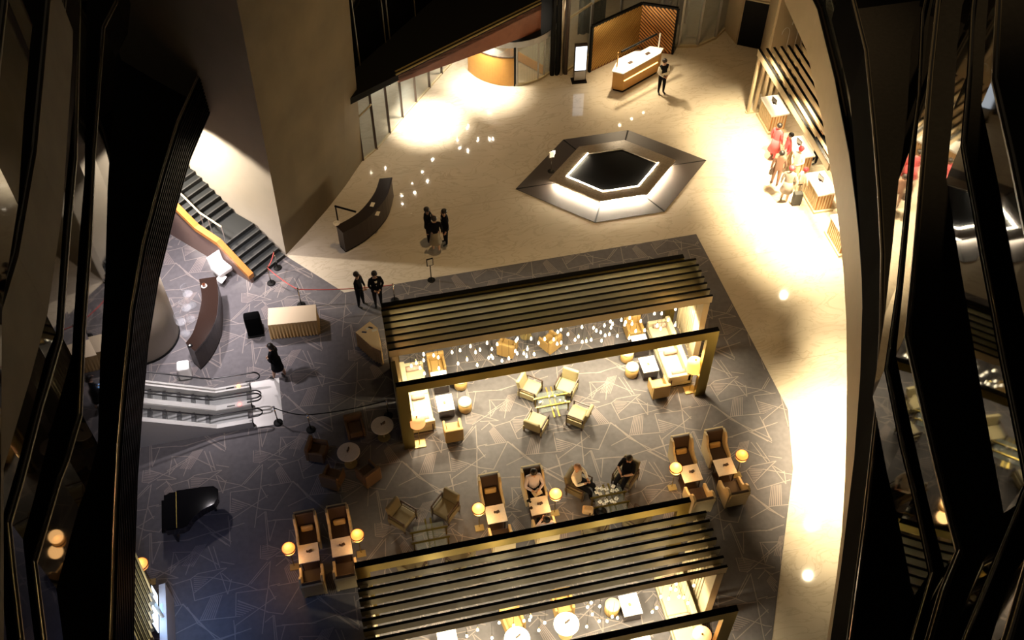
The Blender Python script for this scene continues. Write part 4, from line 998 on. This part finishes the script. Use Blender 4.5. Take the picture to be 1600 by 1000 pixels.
# sign stands
def sign(px, hgt, l, m):
    q = at(*px); t = thing('sign_stand', l, 'sign', (q.x, q.y, 0), R(8), 'sign stands')
    MB().lathe([(.14, 0), (.14, .02), (.02, .03)], 16).build('base', m, t); MB().lathe([(.018, .03), (.018, hgt)], 8).build('pole', m, t)
    o = MB().box(-.12, .12, -.02, .02, hgt, hgt + .34).build('frame', m, t); MB().box(-.095, .095, -.026, -.018, hgt + .03, hgt + .31).build('sheet', 'white_shirt', o)
sign((674, 438), .78, 'slim notice stand on the dark carpet edge below the three people', 'black'); sign((861, 268), .72, 'slim chrome notice stand on the left of the hexagonal fountain', 'chrome')

# grand piano
pn = thing('grand_piano', 'black closed grand piano by the left gallery', 'piano', (-5.75, 17.25, Z0))
out = [(-.78, -.62), (-.78, .56), (-.66, .64), (.2, .60), (.62, .56), (.74, .42), (.74, .16), (.62, -.04), (.30, -.16), (.02, -.34), (-.16, -.60), (-.3, -.66)]
MB().prism(out, .62, .90).build('case', 'black_gloss', pn, bevel=.015)
MB().prism([(x * 1.02, y * 1.02) for x, y in out if x > -.45] + [(-.45, -.66), (-.45, .64)][::-1] if False else [(-.44, .64), (.2, .615), (.63, .57), (.76, .43), (.76, .16), (.63, -.05), (.30, -.17), (.03, -.35), (-.16, -.62), (-.3, -.67), (-.44, -.66)], .905, .935).build('lid', 'black_gloss', pn, bevel=.006)
MB().box(-.455, -.44, -.62, .60, .93, .945).build('lid_hinge', 'brass', pn); MB().box(-.80, -.46, -.60, .56, .905, .93).build('fallboard', 'black_gloss', pn); MB().box(-.92, -.78, -.56, .52, .66, .74).build('keyslip', 'black_gloss', pn, bevel=.01)
MB().box(-.91, -.80, -.52, .48, .742, .75).build('key_cover', 'black_gloss', pn)
for v in ((-.62, -.5), (-.62, .45), (.5, .3)): MB().lathe([(.04, 0), (.05, .1), (.07, .62)], 10, v).build('leg', 'black_gloss', pn)
MB().box(-.5, -.4, -.1, .1, .05, .62).build('pedal_lyre', 'black_gloss', pn)
# slatted booth with blue screen at the lower left
bo = thing('slatted_booth', 'cream slatted booth roof at the lower left under the gallery', 'booth', (0, 0, 0))
for i in range(9):
    a, b = at(205, 857 + 14 * i, 2.6).xy, at(235, 927 + 14 * i, 2.6).xy
    o = MB().wall([a, b], 2.42, 2.6, .11).build('roof_slat', 'sofa_cream', bo); MB().wall([a, b], 2.6, 2.61, .03).build('slat_top_shade', 'black', o)  # same black top strip as on the pavilion slats
for p_ in ((231, 925), (231, 1010)):
    a = at(*p_, 2.5); MB().lathe([(.05, Z0), (.05, 2.5)], 10, (a.x, a.y)).build('post', 'beige_fascia', bo)
a = at(232, 960, 2.0)
for dy in (1.0, .2, -.6): spot('booth_light', (a.x + .5, a.y + dy, 3.3), (a.x - .2, a.y + dy, 2.4), 30, (1, .85, .5), 120, .8, .1)
bb = thing('media_counter', 'pale blue lit counter with glowing monitor at the lower left', 'counter', (0, 0, 0))
cs = [tuple(at(x, y, 1.0).xy) for x, y in ((248, 914), (258, 911), (262, 1010), (250, 1010))]
MB().prism(cs, Z0, 1.0).build('body', 'deck_white', bb)
a, b = at(246, 928, 1.0).xy, at(248, 990, 1.0).xy
o = MB().wall([a + Vector((-.04, 0)), b + Vector((-.04, 0))], .95, 1.62, .05).build('monitor', 'suitcase_dark', bb); MB().wall([a + Vector((-.005, -.03)), b + Vector((-.005, .03))], .99, 1.58, .012).build('screen', 'screen_white', o)
cs = [tuple(at(x, y, 1.01).xy) for x, y in ((250, 944), (254, 943), (255, 968), (251, 968))]
MB().prism(cs, 1.0, 1.012).build('touch_panel', 'screen_blue', bb)
a = at(252, 950, 1.6); spot('monitor_glow', (a.x, a.y, 1.9), (a.x + .5, a.y, 0), 60, (.22, .42, 1), 160, 1, .2)
q = at(221, 884, 1.05); GLA.put((q.x, q.y, Z0), 0, 'glowing globe lamp half hidden by the left gallery', 'globe lamps'); lamp_light(q.x, q.y, 1.3, 8)

# ================================================================== PEOPLE
def person(label, loc, rz, J, mats, hair='hair', skirt_=None, cap=None, long_hair=False, scale=1.0):
    """J: joint name -> (x, y, z, radius); one skinned body, faces -y at rz = 0"""
    names = list(J); idx = {n: i for i, n in enumerate(names)}
    E = [('pelvis', 'waist'), ('waist', 'chest'), ('chest', 'neck'), ('neck', 'jaw'), ('jaw', 'head'), ('head', 'crown')]
    for s_ in 'LR': E += [('chest', 'sh' + s_), ('sh' + s_, 'el' + s_), ('el' + s_, 'wr' + s_), ('wr' + s_, 'ha' + s_), ('pelvis', 'hip' + s_), ('hip' + s_, 'kn' + s_), ('kn' + s_, 'an' + s_), ('an' + s_, 'to' + s_)]
    me = bpy.data.meshes.new('body'); me.from_pydata([J[n][:3] for n in names], [(idx[a], idx[b]) for a, b in E], []); o = bpy.data.objects.new('body', me); C.objects.link(o)
    o.modifiers.new('skin', 'SKIN').use_smooth_shade = True
    for i, n in enumerate(names):
        sv = me.skin_vertices[0].data[i]; r = J[n][3] * (1.14 if n[:2] in ('pe', 'wa', 'ch', 'sh', 'el', 'hi', 'kn') else 1); sv.radius = (r * (1.25 if n in ('chest', 'waist', 'pelvis') else 1), r * (.85 if n in ('chest', 'waist', 'pelvis') else 1)); sv.use_root = n == 'pelvis'
    ss = o.modifiers.new('sub', 'SUBSURF'); ss.levels = 1; ss.render_levels = 1
    dg = bpy.context.evaluated_depsgraph_get(); m2 = bpy.data.meshes.new_from_object(o.evaluated_get(dg))
    bpy.data.objects.remove(o)
    t = thing('person', label, 'person', loc, rz); t.scale = (scale,) * 3
    order = ['skin', mats['top'], mats['bottom'], mats.get('shoe', 'shoe'), mats.get('arm', mats['top'])]
    m2.materials.clear()
    for m in order: m2.materials.append(K(m))
    seg = [(Vector(J[a][:3]), Vector(J[b][:3]), a, b) for a, b in E]
    def reg(a, b):
        n = b[:2]
        if b in ('neck',): return 1
        if b in ('jaw', 'head', 'crown') or n == 'ha': return 0
        if n in ('sh',): return 1
        if n in ('el',): return 4
        if n in ('wr',): return 4 if not mats.get('bare') else 0
        if n in ('hi',): return 2
        if n == 'kn': return 2
        if n == 'an': return 2 if not mats.get('bareleg') else 0
        if n == 'to': return 3
        return 1
    for p in m2.polygons:
        c = p.center; best = None
        for A_, B_, a, b in seg:
            d = B_ - A_; u = max(0, min(1, (c - A_).dot(d) / d.length_squared)); ds = (A_ + d * u - c).length
            if best is None or ds < best[0]: best = (ds, a, b)
        p.material_index = reg(best[1], best[2]); p.use_smooth = True
    body = bpy.data.objects.new('body', m2); C.objects.link(body); body.parent = t
    # fingers joined to the palms
    for s_ in 'LR':
        w_, h_ = Vector(J['wr' + s_][:3]), Vector(J['ha' + s_][:3]); d = (h_ - w_).normalized(); sd = d.cross(Vector((0, 1, .2))).normalized(); mb = MB()
        for k in range(4):
            off = sd * (-.027 + .018 * k); L = (.062, .074, .07, .055)[k]; q = h_ + off + d * .012
            mb.tube([q, q + d * L * .55 + Vector((0, -.012, 0)), q + d * L + Vector((0, -.03, 0))], [.009, .009, .007], 5)
        q = h_ - d * .03 + sd * .035; mb.tube([q, q + sd * .028 + d * .03, q + sd * .03 + d * .06], [.011, .010, .008], 5)
        mb.build('finger_set', 'skin', body, smooth=True)
    hd, cr = Vector(J['head'][:3]), Vector(J['crown'][:3]); up = (cr - hd).normalized(); fw = Vector((J.get('face', (0, -1, 0)))[:3]); fw = (fw - up * fw.dot(up)).normalized(); sdv = fw.cross(up)
    f = MB(); nb = hd + fw * .105 - up * .01
    f.tube([nb + up * .03 - fw * .02, nb + fw * .012, nb - up * .015 - fw * .015], [.008, .014, .006], 6)
    for q in (-1, 1): ellip(f, hd + sdv * q * .098 - up * .0, (.014, .014, .03), 6, 5)
    f.build('nose_and_ears', 'skin', body, smooth=True)
    f = MB()
    for q in (-1, 1): ellip(f, hd + fw * .098 + sdv * q * .035 + up * .015, (.011, .011, .008), 6, 4)
    f.tube([hd + fw * .092 - up * .055 - sdv * .025, hd + fw * .1 - up * .058, hd + fw * .092 - up * .055 + sdv * .025], .006, 5)
    f.build('eyes_and_mouth', 'red_wood', body)
    hm = MB(); ellip(hm, hd - fw * .022 + up * .035, (.108, .112, .105), 12, 8)
    if long_hair: hm.tube([hd - fw * .06 + up * .04, hd - fw * .10 - up * .08, hd - fw * .10 - up * .26], [.08, .085, .05], 8)
    hm.build('hair', hair, body, smooth=True)
    if cap: ellip(MB(), hd - fw * .02 + up * .06, (.12, .125, .10), 12, 8).build('headscarf', cap, t, smooth=True)
    if skirt_:
        m, z0, z1, r0, r1 = skirt_; MB().lathe([(r1, z1), (r1 * 1.05, (z0 + z1) / 2), (r0, z0)], 18).build('skirt', m, t, smooth=True)
    if mats.get('jacket'):
        MB().lathe([(.06, 1.47), (.17, 1.42), (.20, 1.25), (.17, 1.08), (.20, .82)], 18).build('jacket', mats['top'], t, smooth=True).scale = (1.0, .72, 1.0)
        MB().add([(-.05, -.128, 1.42), (.05, -.128, 1.42), (0, -.142, 1.16)], [(0, 2, 1)]).build('shirt_front', mats.get('shirt', 'white_shirt'), t)
    return t
def stand(step=0.0, arms='down', lean=0.0):
    J = {'pelvis': (0, 0, .94, .125), 'waist': (0, 0, 1.08, .115), 'chest': (0, lean, 1.30, .135), 'neck': (0, lean, 1.47, .055), 'jaw': (0, lean - .02, 1.54, .062), 'head': (0, lean - .02, 1.63, .088), 'crown': (0, lean - .01, 1.71, .065)}
    for s_, x in (('L', 1), ('R', -1)):
        st_ = step * x
        J.update({'sh' + s_: (.18 * x, lean, 1.40, .062), 'hip' + s_: (.09 * x, 0, .90, .095), 'kn' + s_: (.10 * x, -st_ * .5 - .01, .50, .065), 'an' + s_: (.10 * x, -st_, .09, .042), 'to' + s_: (.12 * x, -st_ - .16, .045, .04)})
        if arms == 'down': J.update({'el' + s_: (.25 * x, .03, 1.13, .045), 'wr' + s_: (.25 * x, -.05, .90, .034), 'ha' + s_: (.25 * x, -.08, .82, .033)})
        elif arms == 'front': J.update({'el' + s_: (.25 * x, -.02, 1.12, .045), 'wr' + s_: (.10 * x, -.20, 1.02, .034), 'ha' + s_: (.04 * x, -.24, 1.00, .033)})
        elif arms == 'chin': J.update({'el' + s_: (.23 * x, -.10, 1.14, .045), 'wr' + s_: (.06 * x, -.22, 1.30 if x > 0 else 1.12, .034), 'ha' + s_: (.02 * x, -.20, 1.38 if x > 0 else 1.12, .033)})
    return J
def sit(recline=.06, arms='rest', sh=.42):
    b = sh
    J = {'pelvis': (0, 0, b + .10, .13), 'waist': (0, recline * .6, b + .26, .12), 'chest': (0, recline, b + .47, .135), 'neck': (0, recline - .01, b + .63, .055), 'jaw': (0, recline - .04, b + .70, .062), 'head': (0, recline - .05, b + .78, .088), 'crown': (0, recline - .05, b + .86, .065)}
    for s_, x in (('L', 1), ('R', -1)):
        J.update({'sh' + s_: (.18 * x, recline, b + .56, .062), 'hip' + s_: (.09 * x, -.02, b + .08, .095), 'kn' + s_: (.12 * x, -.44, b + .07, .068), 'an' + s_: (.12 * x, -.46, .09, .042), 'to' + s_: (.13 * x, -.62, .045, .04)})
        if arms == 'rest': J.update({'el' + s_: (.27 * x, .0, b + .30, .045), 'wr' + s_: (.23 * x, -.22, b + .22, .034), 'ha' + s_: (.20 * x, -.29, b + .20, .033)})
        else: J.update({'el' + s_: (.26 * x, -.06, b + .30, .045), 'wr' + s_: (.10 * x, -.22, b + .30, .034), 'ha' + s_: (.05 * x, -.27, b + .31, .033)})
    return J
SU = dict(top='suit', bottom='suit', jacket=True)
def ppl(px, rz, J, mats, label, **k):
    q = at(*px); cz_ = Z0 if inside(q.x, q.y) else 0; return person(label, (q.x, q.y, cz_), R(rz), J, mats, **k)
ppl((671, 378), 70, stand(arms='chin'), SU, 'man in black suit with hand at chin, left of the three talking')
ppl((697, 381), -80, stand(), SU, 'man in black suit on the right of the three talking')
ppl((682, 392), 178, stand(.06), dict(top='suit', bottom='skin', bareleg=True), 'woman in black jacket and grey skirt with her back to us', skirt_=('grey_skirt', .48, 1.0, .24, .17))
ppl((565, 479), 60, stand(.05, 'front'), dict(top='suit', bottom='suit'), 'person in black at the rope, left of two', )
ppl((592, 478), 5, stand(0, 'front'), SU, 'man in dark suit with clasped hands at the rope, right of two')
wm = ppl((438, 590), -115, stand(.16, 'front', -.05), dict(top='suit', bottom='suit', bareleg=True), 'woman in black walking off the escalator looking at a phone', long_hair=True, skirt_=('suit', .52, 1.0, .21, .17))
q = at(422, 556, .95); o = MB().cbox((0, 0, 0), (.08, .15, .012), R(-20)).build('phone', 'phone', None, loc=(q.x, q.y, q.z)); tag(o, 'glowing blue phone held by the walking woman', 'phone')
ppl((1032, 146), 10, stand(.03, 'front'), dict(top='suit', bottom='suit', arm='white_shirt'), 'man in dark waistcoat standing before the concierge desk')
ppl((1224, 314), 150, stand(.07), dict(top='grey_dress', bottom='skin', bareleg=True), 'woman in grey dress with red cap beside the suitcase', cap='red_hair_cap', skirt_=('grey_dress', .55, 1.02, .25, .18))
q = at(1243, 319); su = thing('suitcase', 'dark upright suitcase beside the woman in grey', 'suitcase', (q.x, q.y, 0), R(-5)); MB().box(-.17, .17, -.11, .11, .05, .60).build('shell', 'suitcase_dark', su, bevel=.03)
for x in (-.1, .1): MB().tube([(x, .08, .60), (x, .08, .92)], .01, 6).build('handle_tube', 'steel', su)
MB().tube([(-.1, .08, .92), (.1, .08, .92)], .014, 6).build('grip', 'black', su)
for x in (-.13, .13):
    for y in (-.08, .08): MB().lathe([(.025, 0), (.025, .05)], 8, (x, y)).build('wheel', 'rubber', su)
ppl((1209, 290), 160, stand(.05), dict(top='brown_dress', bottom='brown_dress'), 'person in brown holding a dark bag at reception', )
q = at(1208, 262, .9); o = thing('hand_bag', 'dark bag hanging from the person in brown', 'bag', (q.x, q.y, .62), R(30)); MB().box(-.14, .14, -.06, .06, 0, .24).build('body', 'brown_leather', o, bevel=.03); MB().tube([(-.09, 0, .23), (-.06, 0, .36), (.06, 0, .36), (.09, 0, .23)], .01, 6).build('strap', 'brown_leather', o)
ppl((1206, 247), 120, stand(.05), dict(top='red_dress', bottom='red_dress'), 'guest in red standing at the deepest reception desk', skirt_=('red_dress', .45, 1.0, .26, .17))
ppl((1223, 262), -100, stand(.02), dict(top='red_dress', bottom='white_shirt'), 'guest in red top and pale trousers at reception')
ppl((1238, 284), -60, stand(.04, 'front'), dict(top='white_shirt', bottom='linen'), 'guest in pale clothes with red scarf leaning at reception', cap='red_hair_cap')
ppl((1247, 309), 110, stand(.04), dict(top='white_shirt', bottom='linen'), 'shorter guest with red cap at the fluted desk edge', cap='red_hair_cap', scale=.86)
q = at(1270, 250); person('receptionist in black behind the second fluted desk', (18.45, 28.3, 0), R(-90), stand(0, 'front'), SU)
# seated people
person('man in pale pink shirt sitting in a wing chair with papers', (4.19, 16.00, Z0), 0, sit(.10, 'lap', .36), dict(top='pink_shirt', bottom='suit'), scale=1.05)
o = thing('paper_sheet', 'pale papers on the lap of the man in the pink shirt', 'paper', (4.22, 15.72, .62), R(20)); MB().box(-.14, .14, -.10, .10, 0, .012).build('sheet', 'white_shirt', o); MB().cbox((.02, .01, .018), (.24, .17, .008), .3).build('loose_sheet', 'white_shirt', o)
person('man in white shirt and dark trousers in a lounge chair', (5.55, 15.90, Z0), R(48), sit(.10, 'lap', .36), dict(top='white_shirt', bottom='suit'), hair='skin', scale=1.06)
person('person in black clothes seated right of the cup table', (7.05, 15.92, Z0), R(-45), sit(.10, 'lap', .36), dict(top='suit', bottom='suit', bare=True))
person('person in dark trousers seated opposite the man in pink, half hidden', (4.21, 14.54, Z0), math.pi, sit(.08, 'lap', .36), dict(top='pink_shirt', bottom='suit'))
for px, m, l in (((804, 784), 'black', 'black camera on the marble table of the man in pink'), ((829, 793), 'dark_wood', 'small dark cup on the marble table of the man in pink')):
    q = at(826 if m == 'black' else 830, 783 if m == 'black' else 794, .72); o = thing('camera' if m == 'black' else 'dark_cup', l, 'camera' if m == 'black' else 'cup', (q.x, q.y, Z0 + .71), R(30))
    if m == 'black': MB().box(-.06, .06, -.03, .03, 0, .08).build('body', m, o, bevel=.01); MB().tube([(0, -.03, .04), (0, -.09, .04)], .03, 10).build('lens', m, o)
    else: MB().lathe([(.025, 0), (.03, .06), (.022, .06), (.018, .02)], 10).build('bowl', m, o); MB().lathe([(.045, 0), (.05, .006)], 12).build('saucer', m, o)
q = at(918, 800, .45); hb = thing('tan_bag', 'tan leather bag on the lounge chair by the cup table', 'bag', (q.x, q.y, .44), R(-20)); MB().box(-.16, .16, -.10, .10, 0, .24).build('body', 'tan_bag', hb, bevel=.05, seg=3); MB().tube([(-.1, 0, .22), (-.06, 0, .36), (.06, 0, .36), (.1, 0, .22)], .012, 6).build('strap', 'tan_bag', hb)
q = at(938, 800, .45); hb = thing('black_hat', 'black round hat lying near the tan bag', 'hat', (q.x, q.y, .43)); MB().lathe([(.20, 0), (.20, .015), (.11, .025), (.10, .11), (.001, .13)], 20).build('crown', 'black', hb, smooth=True); MB().lathe([(.112, .025), (.112, .045)], 20).build('band', 'dark_wood', hb)

gls = thing('drinking_glass', '', 'glass'); MB().lathe([(.025, 0), (.032, .11), (.028, .11), (.022, .01)], 12).build('bowl', 'plate', gls, smooth=True); MB().lathe([(.03, 0), (.03, .006)], 12).build('foot', 'plate', gls); GLS = Proto(gls)
for k, px in enumerate(((838, 632), (845, 630), (858, 621), (867, 621), (875, 627), (887, 628), (868, 648))):
    q = at(*px, .45); GLS.put((max(5.08, min(5.90, q.x)), max(18.68, min(19.38, q.y)), Z0 + .412), 0, 'small bright glass on the brass-barred table among cream chairs', 'glasses on the lit glass table')
q = at(1300, 26, 4.95); pt = thing('planter', 'black round planter holding a glass ball on the right gallery', 'planter', (q.x, q.y, 4.92)); MB().lathe([(.22, 0), (.34, .2), (.34, .45), (.28, .5), (.01, .5)], 18).build('pot', 'black_gloss', pt, smooth=True); ellip(MB(), (.15, -.2, .62), (.16, .16, .16), 14, 10).build('glass_ball', 'chrome', pt, smooth=True)
